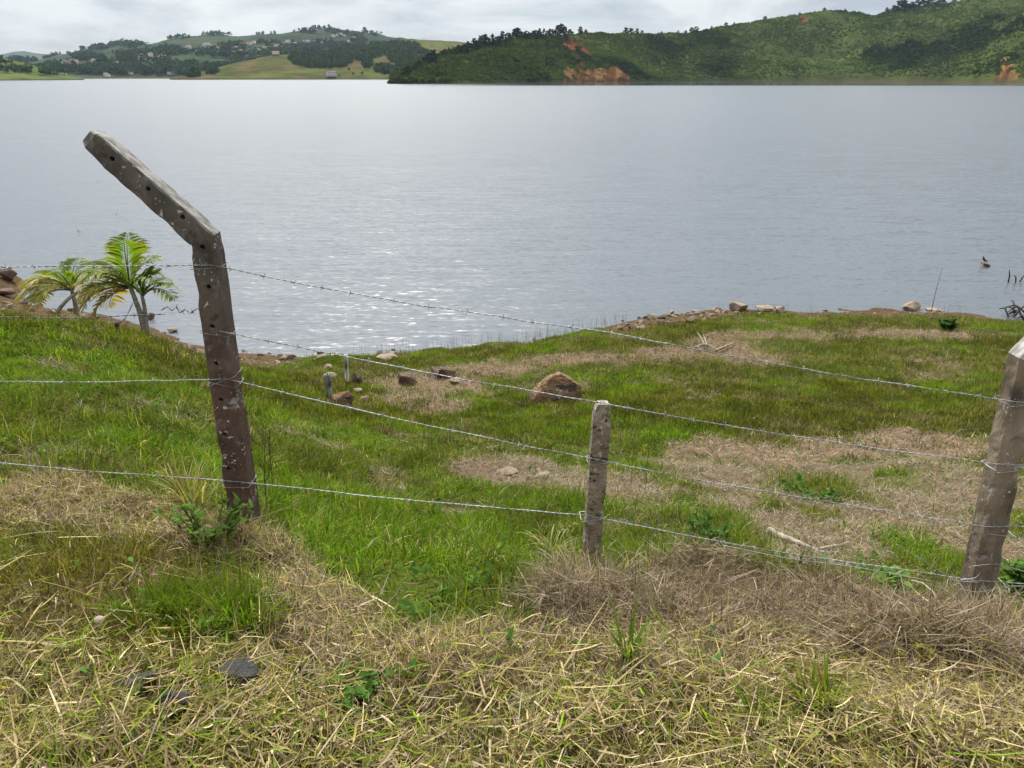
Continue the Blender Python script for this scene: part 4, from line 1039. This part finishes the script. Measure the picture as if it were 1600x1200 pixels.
# ------------------------------------------------------------------ rocks
_ico = {}
def ico(sub):
    if sub not in _ico:
        bm = bmesh.new(); bmesh.ops.create_icosphere(bm, subdivisions=sub, radius=1)
        _ico[sub] = (np.array([v.co[:] for v in bm.verts]), np.array([[v.index for v in f.verts] for f in bm.faces])); bm.free()
    return _ico[sub]
def rock_mesh(seed, mat, sub=3, planes=12, cut=None, soft=.035, name='rock', pts=None):
    """angular stone: hull of a few points, edges split and roughened"""
    r = np.random.default_rng(seed)
    if pts is None:
        pts = r.normal(size=(planes, 3)); pts /= np.linalg.norm(pts, axis=1)[:, None]; pts *= r.uniform(.85, 1.15, (planes, 1))
    bm = bmesh.new(); [bm.verts.new(p) for p in pts]
    g = bmesh.ops.convex_hull(bm, input=bm.verts); bmesh.ops.delete(bm, geom=[v for v in bm.verts if not v.link_faces], context='VERTS')
    bmesh.ops.bevel(bm, geom=bm.edges[:], offset=.07, segments=1, affect='EDGES', clamp_overlap=True)
    bmesh.ops.triangulate(bm, faces=bm.faces[:])
    for _ in range(sub - 1):
        bmesh.ops.subdivide_edges(bm, edges=[e for e in bm.edges if e.calc_length() > .16], cuts=1, use_grid_fill=True); bmesh.ops.triangulate(bm, faces=bm.faces[:])
    bm.normal_update(); o3 = Vector((seed * 3.1, seed * 1.7, 0))
    for v in bm.verts: v.co += v.normal * (mnoise.fractal(v.co * 2.2 + o3, .9, 2.1, 5) * soft * 1.6 + mnoise.noise(v.co * 9 + o3) * soft * .4)
    me = bpy.data.meshes.new(name); bm.to_mesh(me); bm.free(); me.materials.append(mat); return me
def rock(px, py, wpx, hpx, mat, label, seed, name='rock', group=None, sub=3, depth=.9, rz=None, cut=None, sink=.25, water=False, cat='rock', planes=13, pts=None):
    p = on_water(px, py) if water else gp(px, py)
    d = math.hypot(p[1] * CP + (CAMZ - p[2]) * SP, 0) ; w = wpx * d / FPX; h = hpx * d / FPX
    o = link(name, rock_mesh(seed, M[mat], sub, planes, cut, name=name, pts=pts))
    o.scale = (w / 2 * 1.08, w / 2 * depth, h * .62); o.rotation_euler = (0, 0, random.uniform(-.4, .4) if rz is None else rz)
    o.location = (p[0], p[1] + w * .25, p[2] + h * (.5 - sink)); tag(o, label, cat, group); return o
_bp = [(-1, -.3, -1), (-1.02, .2, -.9), (-.75, -.45, -.55), (-.35, -.35, .25), (-.05, -.15, .92), (.25, -.1, 1.0), (.15, .35, .9), (.72, -.3, .45), (.95, 0, .05), (1.0, -.1, -1), (.55, -.75, -1), (.35, -.65, -.2), (-.3, -.75, -1), (-.1, -.62, -.1), (-.6, .7, -1), (.7, .7, -1), (-.3, .5, .4), (.5, .5, .5)]
rock(866, 630, 84, 38, 'rock_ochre', 'largest ochre boulder with dark streaks alone in the grass', 41, 'boulder', sub=4, sink=.02, rz=0, cat='boulder', pts=_bp)
rock(634, 605, 34, 28, 'rock_brown', 'brown tilted rock at the left end of the dry patch', 42, cut=(.55, .95))
rock(693, 592, 40, 24, 'rock_brown', 'dark brown flat-topped rock above the dry patch', 43, cut=(.5, .9))
rock(712, 600, 20, 9, 'rock_tan', 'small pale stone right below the flat-topped rock', 44)
rock(536, 632, 34, 20, 'rock_ochre', 'ochre rock at the foot of the grey stub', 45, cut=(.55, .95))
rock(560, 616, 18, 12, 'rock_tan', 'pale tan stone right of the ochre rock, the upper one', 46)
rock(571, 628, 20, 9, 'rock_tan', 'low tan stone right of the ochre rock, the lower one', 47)
rock(555, 600, 20, 20, 'rock_brown', 'upright brown rock right of the white stake', 48)
rock(515, 592, 22, 9, 'rock_tan', 'pale flat stone behind the grey stub', 49)
rock(605, 563, 34, 10, 'rock_tan', 'long pale flat rock at the water edge above the dry patch', 50)
rock(836, 533, 10, 8, 'rock_tan', 'small round pale stone on the grass by the middle shore', 51)
rock(795, 745, 36, 10, 'rock_tan', 'flat tan stone in the dry patch left of the short post', 52)
rock(848, 748, 30, 9, 'rock_tan', 'second flat stone beside the short post, half buried', 53)
rock(1156, 487, 34, 16, 'rock_tan', 'broad domed stone at the shore where the stony strip ends', 54, cut=(.75, 1.0))
rock(1196, 487, 30, 10, 'rock_tan', 'low pale stone right of the domed shore stone', 55)
rock(1218, 489, 26, 10, 'rock_tan', 'flat pale stone ending the row at the shore', 56)
rock(1428, 486, 30, 17, 'rock_tan', 'tall pale rock at the right shore beside a thin stalk', 57, cut=(.7, 1.0))
rock(1466, 487, 30, 9, 'rock_tan', 'long low stone right of the tall pale shore rock', 58)
rock(1540, 417, 20, 7, 'rock_brown', 'flat stone in the shallows under the perched bird', 59, water=True, sink=.1)
rock(8, 437, 26, 20, 'rock_brown', 'brown rock on the bank at the far left edge', 60)
rock(4, 462, 30, 12, 'rock_brown', 'low brown rock at the far left edge nearest the water', 61)
rock(235, 500, 14, 12, 'rock_brown', 'brown rock in the water edge behind the palm stems', 62)
rock(268, 520, 18, 8, 'rock_tan', 'pale stone on the mud right of the palm stems', 63)
rock(500, 563, 18, 9, 'rock_tan', 'light stone on the muddy shore right of the bent post', 64)
rock(452, 563, 24, 9, 'rock_tan', 'pair stone on mud, larger and paler, near the bent post', 65)
rock(510, 577, 18, 8, 'rock_tan', 'tan stone on the mud above the grey stub', 66)
# scattered small stones of the stony strips
lib = [rock_mesh(300 + i, M[['rock_tan', 'rock_brown', 'rock_tan'][i % 3]], 2, 11, name='stone') for i in range(9)]
def stones(n, x0, x1, spread, size, label, group, seed):
    r = random.Random(seed)
    for _ in range(n):
        px_ = r.uniform(x0, x1); py_ = np.interp(px_, [s[0] for s in shore], [s[1] for s in shore]) + r.uniform(*spread)
        p = gp(px_, py_); s = r.uniform(*size)
        o = link('stone', r.choice(lib), loc=(p[0], p[1], p[2] + s * .12)); o.scale = (s * r.uniform(.8, 1.5), s, s * r.uniform(.45, .8)); o.rotation_euler = (r.uniform(-.2, .2), r.uniform(-.2, .2), r.uniform(0, 6.28))
        tag(o, label, 'stone', group)
stones(75, 965, 1125, (-3, 14), (.035, .11), 'small stone of the stony strip along the middle right shore', 'stones of the stony shore strip', 1)
stones(22, 1125, 1480, (-2, 6), (.03, .08), 'small stone at the water edge of the right shore', 'stones at the right shore', 2)
stones(40, 250, 480, (-2, 16), (.03, .085), 'small stone on the brown mud of the left shore', 'stones on the left mud shore', 3)
stones(14, 480, 640, (-2, 20), (.03, .09), 'small stone at the shore above the stub posts', 'stones above the stub posts', 4)
stones(18, 0, 130, (-8, 16), (.05, .14), 'small stone on the brown bank behind the left palm', 'stones on the far left bank', 5)
# old kerb stones showing through the clippings
for (px_, py_, w, h, lab, sd_) in [(212, 1085, 76, 24, 'dark grey kerb stone under clippings, the leftmost one', 81), (272, 1118, 62, 40, 'dark grey kerb stone whose front face shows most', 82), (372, 1070, 86, 26, 'dark grey kerb stone, long and flat, in the middle of its row', 83), (474, 1058, 52, 24, 'dark grey kerb stone, the rightmost of its row', 84)]:
    o = rock(px_, py_, w, h, 'rock_grey', lab, sd_, 'kerb_stone', cut=(.5, .85), sink=.19, cat='kerb stone', depth=.7, planes=12)
    o.location[1] -= .01

# ------------------------------------------------------------------ stub posts, driftwood, stalks
def stub(px, py, wpx, hpx, mat, name, label, hollow, cat, lean=0.0):
    p = gp(px, py); d = p[1] * CP + (CAMZ - p[2]) * SP; rr_ = wpx * d / FPX / 2; h = hpx * d / FPX * 1.06
    b = MB()
    prof = [(rr_ * 1.05, -.15), (rr_ * 1.04, h * .3), (rr_ * .98, h * .31), (rr_, h * .62), (rr_ * 1.05, h * .63), (rr_, h * .97), (rr_ * .92, h)] + ([(rr_ * .72, h), (rr_ * .7, h - .06), (.001, h - .06)] if hollow else [(.001, h * 1.01)])
    k = 14; a = np.linspace(0, 2 * np.pi, k, endpoint=False); r = np.random.default_rng(int(px))
    V = np.array([(q * math.cos(t) * (1 + r.normal(0, .02)) + lean * z, q * math.sin(t), z + (r.normal(0, .008) if z > .05 else 0)) for q, z in prof for t in a]); F = []
    for i in range(len(prof) - 1):
        for j in range(k): F.append((i * k + j, i * k + (j + 1) % k, (i + 1) * k + (j + 1) % k, (i + 1) * k + j))
    b.add(V, np.array(F)); tag(b.build(name, M[mat], loc=p), label, cat)
stub(515, 622, 11, 38, 'stub_grey', 'stub_post', 'short hollow grey stub post among the rocks', True, 'post')
stub(543, 597, 7, 42, 'stake_white', 'stake', 'thin pale stake standing behind the grey stub', False, 'stake', .02)
def stick(name, pts, radius, mat, label, cat='driftwood', group=None, branches=(), world=False):
    Pw = np.array([q if world else gp(*q[:2]) + np.array([0, 0, q[2] if len(q) > 2 else 0]) for q in pts]); c0 = Pw.mean(0)
    n = 18; C = catmull(Pw, n); r = np.random.default_rng(len(label) + int(abs(c0[0] * 100)))
    C = C + r.normal(0, radius * .12, C.shape)
    b = MB(); b.add(*tube(C - c0, radius * np.linspace(1, .45, n) * r.uniform(.88, 1.12, n), 7))
    if not branches: return tag(b.build(name, M[mat], loc=c0, smooth=True), label, cat, group)
    t = thing(name, label, cat, c0, group=group); b.build('stem', M[mat], t, smooth=True)
    for br in branches:
        Q = catmull([gp(*q[:2]) + np.array([0, 0, q[2]]) for q in br], 12); b = MB(); b.add(*tube(Q - c0, radius * np.linspace(.6, .2, 12), 6)); b.build('branch', M[mat], t, smooth=True)
    return t
stick('driftwood_branch', [(1202, 833, .02), (1228, 850, .03), (1255, 860, .03), (1275, 864, .02), (1325, 855, .02)], .020, 'wood_grey', 'pale curved driftwood branch in the dry grass near the thick post', branches=([(1255, 860, .03), (1290, 868, .015), (1328, 862, .01)],))
stick('driftwood_branch', [(1085, 548, .05), (1100, 546, .09), (1120, 550, .03)], .022, 'wood_grey', 'pale forked driftwood lying on the dry path near the shore', branches=([(1100, 546, .09), (1094, 540, .15), (1088, 536, .2)], [(1104, 547, .08), (1100, 538, .12), (1098, 534, .14)]))
stick('driftwood_stick', [(1118, 551, .03), (1130, 548, .05), (1144, 543, .06)], .024, 'wood_grey', 'straight pale stick right of the forked driftwood')
stick('driftwood_branch', [(185, 522, .1), (200, 510, .2), (213, 497, .35)], .02, 'wood_dark', 'dark broken branch leaning beside the palm stems')
stick('fallen_twig', [(1235, 880, .02), (1270, 884, .03), (1330, 889, .02)], .007, 'wood_grey', 'thin dead twig lying on the grass below the driftwood branch')
# brush and snags at the right inlet
def wpt(px, py, z=0): q = on_water(px, py); return np.array([q[0], q[1], z])
for k, (a, b_) in enumerate([((1576, 441), (.02, .32)), ((1588, 442), (.0, .2)), ((1592, 440), (.1, .16))]):
    p = wpt(*a); stick('snag', [p + np.array([0, 0, -.1]), p + np.array([-.04 + b_[0], 0, b_[1] * .6]), p + np.array([-.10 + b_[0] * 2, 0, b_[1]])], .022, 'wood_dark', 'dark broken snag sticking out of the shallow inlet', 'snag', 'snags in the right inlet', world=True)
r = random.Random(4)
for k in range(16):
    p = gp(r.uniform(1572, 1640), r.uniform(490, 502)); a = r.uniform(0, 6.28); L = r.uniform(.2, .5)
    stick('brush_branch', [p + np.array([0, 0, .02]), p + np.array([math.cos(a) * L * .5, math.sin(a) * L * .4, .12 + r.uniform(0, .12)]), p + np.array([math.cos(a) * L, math.sin(a) * L * .8, .06 + r.uniform(0, .2)])], .022, 'wood_dark', 'dark dead branch in the brush pile at the right shore', 'branch', 'branches of the shore brush pile', world=True)
def stalk(px, py, hpx, label, bend=.05, group=None, rad=.004, mat='wood_dark', leafy=0, Y=None):
    p = gp(px, py) if Y is None else P(px, py, Y); d = p[1] * CP + (CAMZ - p[2]) * SP; h = hpx * d / FPX * 1.05
    t = thing('dry_stalk', label, 'stalk', p, group=group); b = MB()
    C = catmull([(0, 0, -.05), (bend * h * .3, 0, h * .5), (bend * h, 0, h)], 10); b.add(*tube(C, np.linspace(rad, rad * .4, 10), 5)); b.build('stem', M[mat], t)
    r_ = np.random.default_rng(int(px * 7 + py))
    for k in range(leafy):
        z = h * r_.uniform(.3, 1); a = r_.uniform(0, 6.28); s = r_.uniform(.015, .04); q = np.array([bend * z * .6, 0, z])
        b = MB(); b.add(*tube([q, q + np.array([math.cos(a) * s, math.sin(a) * s, s * 1.2]), q + np.array([math.cos(a) * s * 1.3, math.sin(a) * s * 1.3, s * 2.4])], [rad * .6, rad * .5, rad * .2], 4)); b.build('twig', M[mat], t)
g = 'dark dry stalks beside the bent post'
for px_, py_, h, bd, lb in [(399, 800, 210, .02, 'tallest dark dry stalk right of the bent post'), (407, 805, 190, -.02, 'second tallest dark dry stalk right of the bent post, leaning to it'), (417, 808, 150, .10, 'dark dry stalk bending away right from the bent post'), (390, 800, 110, .05, 'short dark dry stalk close against the foot of the bent post'), (428, 780, 120, .05, 'dark dry stalk furthest from the bent post of its bunch')]:
    stalk(px_, py_, h, lb, bd, g, .0026, leafy=7)
for px_, py_, h, lb in [(985, 770, 120, 'dark dry stalk in the dry patch, the middle one right of the short post'), (1008, 770, 160, 'tall dark dry stalk in the dry patch, furthest right of the short post'), (968, 700, 100, 'dark dry stalk in green turf just right of the short post')]:
    stalk(px_, py_, h, lb, .02, 'dark dry stalks beside the short post', .002, leafy=5)
stalk(1455, 487, 66, 'tall thin bare stalk at the right shore', .06, None, .008)

# ------------------------------------------------------------------ bird
def bird():
    p = wpt(1537, 414); p[2] = .085
    t = MB(); rng_ = np.random.default_rng(1)
    body = catmull([(-.16, 0, .02), (-.08, 0, .06), (0, 0, .10), (.06, 0, .17), (.075, 0, .24), (.09, 0, .28), (.12, 0, .285), (.155, 0, .275)], 28)
    rad = np.interp(np.linspace(0, 1, 28), [0, .12, .3, .45, .58, .7, .8, .86, .93, 1], [.012, .03, .062, .06, .034, .022, .026, .024, .008, .003])
    t.add(*tube(body, rad, 10))
    root = thing('bird', 'small dark waterbird perched on a stone in the inlet', 'bird', p, R(160)); root.scale = (.5,) * 3; t.build('body', M['feather'], root, smooth=True)
    for s in (-1, 1):
        b = MB(); b.add(*tube([(0, s * .022, .06), (.005, s * .024, .02), (0, s * .024, -.02), (.03, s * .026, -.022)], [.01, .006, .005, .003], 5)); b.build('leg', M['feather'], root)
        b = MB(); D, F = ico(2); b.add(D * np.array([.10, .012, .035]) @ np.array(Matrix.Rotation(R(25), 3, 'Y')) + np.array([-.06, s * .05, .08]), F); b.build('wing', M['feather'], root, smooth=True)
bird()

# ------------------------------------------------------------------ palms
def frond(root, base, az, up, length, droop, c0, c1, seed, nl=26, wid=.42):
    r = np.random.default_rng(seed); b = MB()
    n = nl; t = np.linspace(0, 1, n); a = up - droop * t ** 1.3          # elevation along the rachis
    st = length / (n - 1); d = np.array([math.cos(az), math.sin(az), 0])
    pos = [np.array(base, float)]
    for k in range(n - 1): pos.append(pos[-1] + st * (d * math.cos(a[k]) + np.array([0, 0, math.sin(a[k])])))
    pos = np.array(pos); b.add(*tube(pos, np.linspace(.011, .003, n), 5), c=np.array([.15, .16, .05]))
    side = np.array([-d[1], d[0], 0])
    k = np.arange(3, n); T = np.gradient(pos, axis=0)[k]; T /= np.linalg.norm(T, axis=1)[:, None]
    prof = np.sin(np.clip((t[k] - .05) * 1.05, 0, 1) * np.pi * .86 + .25)
    for s in (-1, 1):
        ll = length * wid * prof * r.uniform(.85, 1.1, len(k)) * 1.25; m = len(k)
        ang = .75 - .35 * t[k]                                       # rise above the side direction towards the tip
        dv = np.cos(ang)[:, None] * s * side + np.sin(ang)[:, None] * T + np.array([0, 0, .30]) - np.array([0, 0, .28]) * t[k][:, None]
        dv += r.normal(0, .06, dv.shape); dv /= np.linalg.norm(dv, axis=1)[:, None]
        q = pos[k]; wv = np.cross(dv, side * s + np.array([0, 0, .2])); wv = T * .8 + wv * .4; wv /= np.linalg.norm(wv, axis=1)[:, None]
        w = .0135; cc = np.array(c0) * r.uniform(.75, 1.2, (m, 1)); ct = np.array(c1) * r.uniform(.75, 1.2, (m, 1))
        drop = np.array([0, 0, -1.0])
        p1 = q + dv * (ll * .35)[:, None]; p2 = q + dv * (ll * .72)[:, None] + drop * (ll * .08)[:, None]; p3 = q + dv * ll[:, None] * .98 + drop * (ll * .25)[:, None]
        V = np.stack([q, p1 - wv * w, p1 + wv * w, p2 - wv * w * .8, p2 + wv * w * .8, p3], 1).reshape(-1, 3)
        o = (np.arange(m) * 6)[:, None]; F = np.concatenate([o + np.array(f) for f in ((0, 1, 2), (1, 3, 4), (1, 4, 2), (3, 5, 4))])
        C = np.stack([cc, cc, cc, (cc + ct) / 2, (cc + ct) / 2, ct], 1).reshape(-1, 3)
        b.V.append(V); b.F.append(F + b.n); b.C.append(C); b.n += len(V)
    return b.build('frond', M['palm'], root)
GR, YG, YE = (.10, .165, .012), (.22, .225, .020), (.32, .24, .035)
def palm(p, label, stems, seed):
    root = thing('palm_tree', label, 'palm', p); r = random.Random(seed)
    for (pts, rad, fr) in stems:
        C = catmull(pts, 16); b = MB(); rr2 = rad * (1 + .12 * (np.arange(16) % 2)) * np.linspace(1.15, .75, 16); b.add(*tube(C, rr2, 9)); b.build('trunk', M['palm_trunk'], root, smooth=True)
        top = C[-1]
        for (az, up, ln, dr, c0, c1) in fr: frond(root, top + np.array([0, 0, -.02]), R(az), R(up), ln * 1.04, R(dr), c0, c1, r.randint(0, 9999))
    return root
pb = P(230, 545, 9.6); zb = ground_z(pb[0], pb[1]); pb[2] = zb
def rel(px, py, Y=9.6): return P(px, py, Y) - pb
palm(pb, 'yellow green palm with two slim grey stems on the grass crest', [
    ([(0, 0, -.1), rel(222, 500), rel(213, 472), rel(203, 447)], .032, [
        (180, 40, .62, 80, YG, YE), (160, 15, .70, 75, YG, YE), (200, 55, .62, 100, YG, YE), (190, 10, .66, 80, YE, YE), (215, 25, .62, 80, YG, YE), (230, 60, .60, 95, GR, YG), (170, 70, .60, 90, GR, YG),
        (100, 82, .66, 40, GR, YG), (300, 82, .66, 38, GR, YG), (30, 70, .54, 70, GR, YG), (340, 50, .5, 90, GR, YG), (150, -5, .6, 65, YE, YE), (205, -10, .58, 60, YE, YE)]),
    ([(.02, -.03, -.1), rel(229, 510), rel(226, 482), rel(222, 462)], .026, [
        (0, 62, .44, 95, GR, YG), (20, 78, .42, 60, GR, GR), (345, 45, .52, 105, GR, YE), (180, 70, .40, 80, GR, YG), (355, 85, .42, 45, GR, GR)])], 3)
pb2 = P(118, 505, 11.0); pb2[2] = ground_z(pb2[0], pb2[1]); _pb = pb; pb = pb2
palm(pb2, 'low drooping palm left of the two-stemmed palm, with a dead frond', [
    ([(0, 0, -.1), rel(120, 490, 11.0), rel(117, 472, 11.0), rel(112, 452, 11.0)], .032, [
        (180, 45, .70, 95, YG, YE), (200, 30, .74, 90, YG, YE), (160, 25, .76, 90, YG, YE), (185, 10, .72, 75, YE, YE), (215, 55, .62, 95, YG, YE), (150, 60, .60, 90, GR, YG), (90, 75, .55, 70, GR, YG), (270, 70, .55, 70, GR, YG),
        (0, 70, .5, 80, GR, YG), (30, 45, .55, 95, GR, YG), (330, 45, .55, 95, YG, YE), (240, 35, .6, 90, YG, YE), (170, 5, .7, 70, YE, YE)])], 5)
dead = MB(); dead.add(*tube(catmull([rel(84, 503, 10.6), rel(92, 484, 10.6), rel(108, 466, 10.7), rel(124, 455, 10.9)], 16), np.linspace(.03, .02, 16), 6))
dp = [o for o in bpy.data.objects if o.name.startswith('palm_tree')][-1]
dead.build('dead_frond', M['wood_grey'], dp)

# ------------------------------------------------------------------ single weeds and tufts
def leafy_plant(px, py, hpx, wpx, nst, label, seed, cols, leaf_l=.05, leaf_w=.018, name='weed_plant', cat='weed', per=26):
    p = gp(px, py); d = p[1] * CP + (CAMZ - p[2]) * SP; h = hpx * d / FPX * 1.05; w = wpx * d / FPX / 2
    r = np.random.default_rng(seed); root = thing(name, label, cat, p); st, lv = MB(), MB()
    for k in range(nst):
        a = r.uniform(0, 6.28); q = w * math.sqrt(r.random()); hh = h * r.uniform(.6, 1.0) * (1 - .35 * q / max(w, .01))
        C = catmull([(q * .35 * math.cos(a), q * .35 * math.sin(a), -.02), (q * .7 * math.cos(a), q * .7 * math.sin(a), hh * .5), (q * math.cos(a), q * math.sin(a), hh)], 8)
        st.add(*tube(C, np.linspace(.0035, .0015, 8), 4), c=(.08, .10, .03))
        m = per; u = r.uniform(.15, 1, m); B = np.stack([np.interp(u, np.linspace(0, 1, 8), C[:, i]) for i in range(3)], -1)
        c = pick(cols, r, m); blades(lv, B, leaf_l * r.uniform(.6, 1.2, m) * (1.2 - .5 * u), leaf_w * r.uniform(.7, 1.2, m), r.uniform(0, 6.28, m), r.uniform(.6, 1.4, m), r.uniform(.1, .8, m), 3, c, c * 1.1, r.normal(0, .3, m), leaf=True)
    st.build('stem', M['leaf'], root); lv.build('leaf', M['leaf'], root); root.children[-1]['kind'] = 'stuff'; return root
GL = [(.05, .115, .018), (.075, .15, .025), (.04, .09, .016)]
leafy_plant(1106, 850, 66, 78, 16, 'bushy bright green weed right of the short post', 1, GL, .06, .012)
leafy_plant(1392, 935, 55, 60, 9, 'pale leafy green weed growing left of the thick post', 2, [(.09, .17, .03), (.12, .20, .045)], .07, .022, per=14)
leafy_plant(1480, 516, 22, 30, 14, 'small round dark green bush near the right shore', 3, [(.03, .065, .014), (.045, .085, .018)], .10, .05, 'shrub', 'bush')
leafy_plant(1590, 930, 70, 60, 9, 'dark leafy weed right behind the thick post', 4, GL, .08, .02, per=16)
leafy_plant(325, 835, 60, 150, 16, 'dark leafy weed at the left foot of the bent post', 5, [(.055, .12, .018), (.08, .15, .02), (.10, .14, .03)], .05, .016, per=9)
leafy_plant(1245, 1000, 22, 34, 6, 'small yellow weed at the edge of the dead grass heap', 6, [(.30, .27, .04), (.22, .22, .04)], .03, .012, per=12)
leafy_plant(1440, 1042, 36, 34, 4, 'weed with bright yellow leaves in the brown grass below the thick post', 7, [(.40, .33, .05), (.30, .26, .05)], .03, .016, per=7)
leafy_plant(880, 845, 40, 36, 6, 'yellowish weed just left of the short post', 8, [(.18, .17, .04), (.12, .15, .035)], .05, .010, per=14)
leafy_plant(560, 1095, 40, 110, 10, 'low broad leaved weed in the clippings right of the kerb stones', 9, GL, .038, .017, per=11)
leafy_plant(1270, 780, 22, 120, 18, 'low green herb patch in the dry grass behind the short post', 10, GL, .06, .02, per=14)
def tuft(px, py, wpx, n, L, W, cols, label, seed, spread=.5, curl=(.3, 1.3)):
    p = gp(px, py); d = p[1] * CP + (CAMZ - p[2]) * SP; w = wpx * d / FPX / 2; r = np.random.default_rng(seed)
    m = max(2, n // 70); sa = r.uniform(0, 6.28, m); sq = w * np.sqrt(r.random(m)) * .85; k = r.integers(0, m, n); sl = r.uniform(.55, 1.15, m)[k]
    a = r.uniform(0, 6.28, n); q = w * .35 * np.sqrt(r.random(n)); x = p[0] + sq[k] * np.cos(sa[k]) + q * np.cos(a); y = p[1] + (sq[k] * np.sin(sa[k]) + q * np.sin(a)) * .8; z = height(x, y)
    b = MB(); c = pick(cols, r, n); o = np.array(p)
    blades(b, np.stack([x, y, z - .01], -1) - o, L * sl * r.uniform(.5, 1.15, n), W * r.uniform(.7, 1.3, n), a + r.normal(0, .8, n), np.abs(r.normal(spread * .6, spread * .4, n)), r.uniform(*curl, n), 4, c * .7, c * 1.1, r.normal(0, .4, n))
    return tag(b.build('grass_tuft', M['grass'], loc=p), label, 'grass tuft')
tuft(320, 965, 210, 900, .135, .006, GREEN + OLIVE[:2], 'big fresh green grass tuft in front of the bent post', 1)
tuft(985, 1035, 40, 26, .17, .010, GREEN, 'few broad upright grass blades in the middle of the verge', 2, .35)
tuft(1270, 1120, 90, 160, .12, .006, GREEN + YELLOW, 'light green grass tuft in the right of the verge', 3, .5)
tuft(1190, 1140, 60, 90, .12, .005, GREEN + YELLOW, 'thin green grass tuft left of the light green one', 4, .5)
tuft(910, 912, 150, 420, .20, .004, DEAD, 'dead grass tussock around the foot of the short post', 5, .9, (.4, 1.8))
tuft(870, 868, 40, 40, .20, .005, STRAWC, 'arching pale straw tuft left of the short post', 6, .6, (.9, 2.0))
tuft(1535, 985, 130, 420, .20, .004, DEAD, 'dead grass tussock around the foot of the thick post', 7, .8, (.2, 1.5))
tuft(390, 855, 150, 300, .15, .0042, DEAD + OLIVE + STRAWC[:2], 'dull straw tussock at the foot of the bent post', 8, .8, (.2, 1.6))
tuft(290, 790, 90, 150, .26, .005, YELLOW + STRAWC + OLIVE, 'yellowing long grass tuft left of the bent post', 9, .5, (.2, 1.4))
# a small mushroom in the mown grass
p = gp(161, 996); D, F = ico(3); mu_ = thing('mushroom', 'single small white mushroom in the mown grass on the left', 'mushroom', p)
capv = D * np.array([.0125, .0125, .011]); capv[:, 2] = np.where(capv[:, 2] < 0, capv[:, 2] * .25, capv[:, 2])
b = MB(); b.add(capv + np.array([0, 0, .048]), F, c=(.50, .43, .35)); b.build('cap', M['leaf'], mu_, smooth=True)
b = MB(); b.add(*tube([(0, 0, -.02), (.001, 0, .02), (0, 0, .047)], [.0055, .0042, .0045], 8), c=(.45, .38, .30)); b.build('stem', M['leaf'], mu_, smooth=True)
# bits of water weed afloat near the left
for px_, py_ in [(155, 284), (180, 335), (125, 362)]:
    p = wpt(px_, py_, .01); r = np.random.default_rng(int(px_)); b = MB(); n = 5; c = pick([(.2, .17, .06), (.12, .13, .05)], r, n)
    blades(b, np.stack([r.normal(0, .05, n), r.normal(0, .05, n), np.zeros(n)], -1), .13, .03, r.uniform(0, 6.28, n), r.uniform(.8, 1.5, n), r.uniform(0, .6, n), 3, c, c, leaf=True)
    tag(b.build('floating_plant', M['leaf'], loc=p), 'small yellowish plant scrap afloat on the lake', 'water plant', 'plant scraps afloat on the lake')
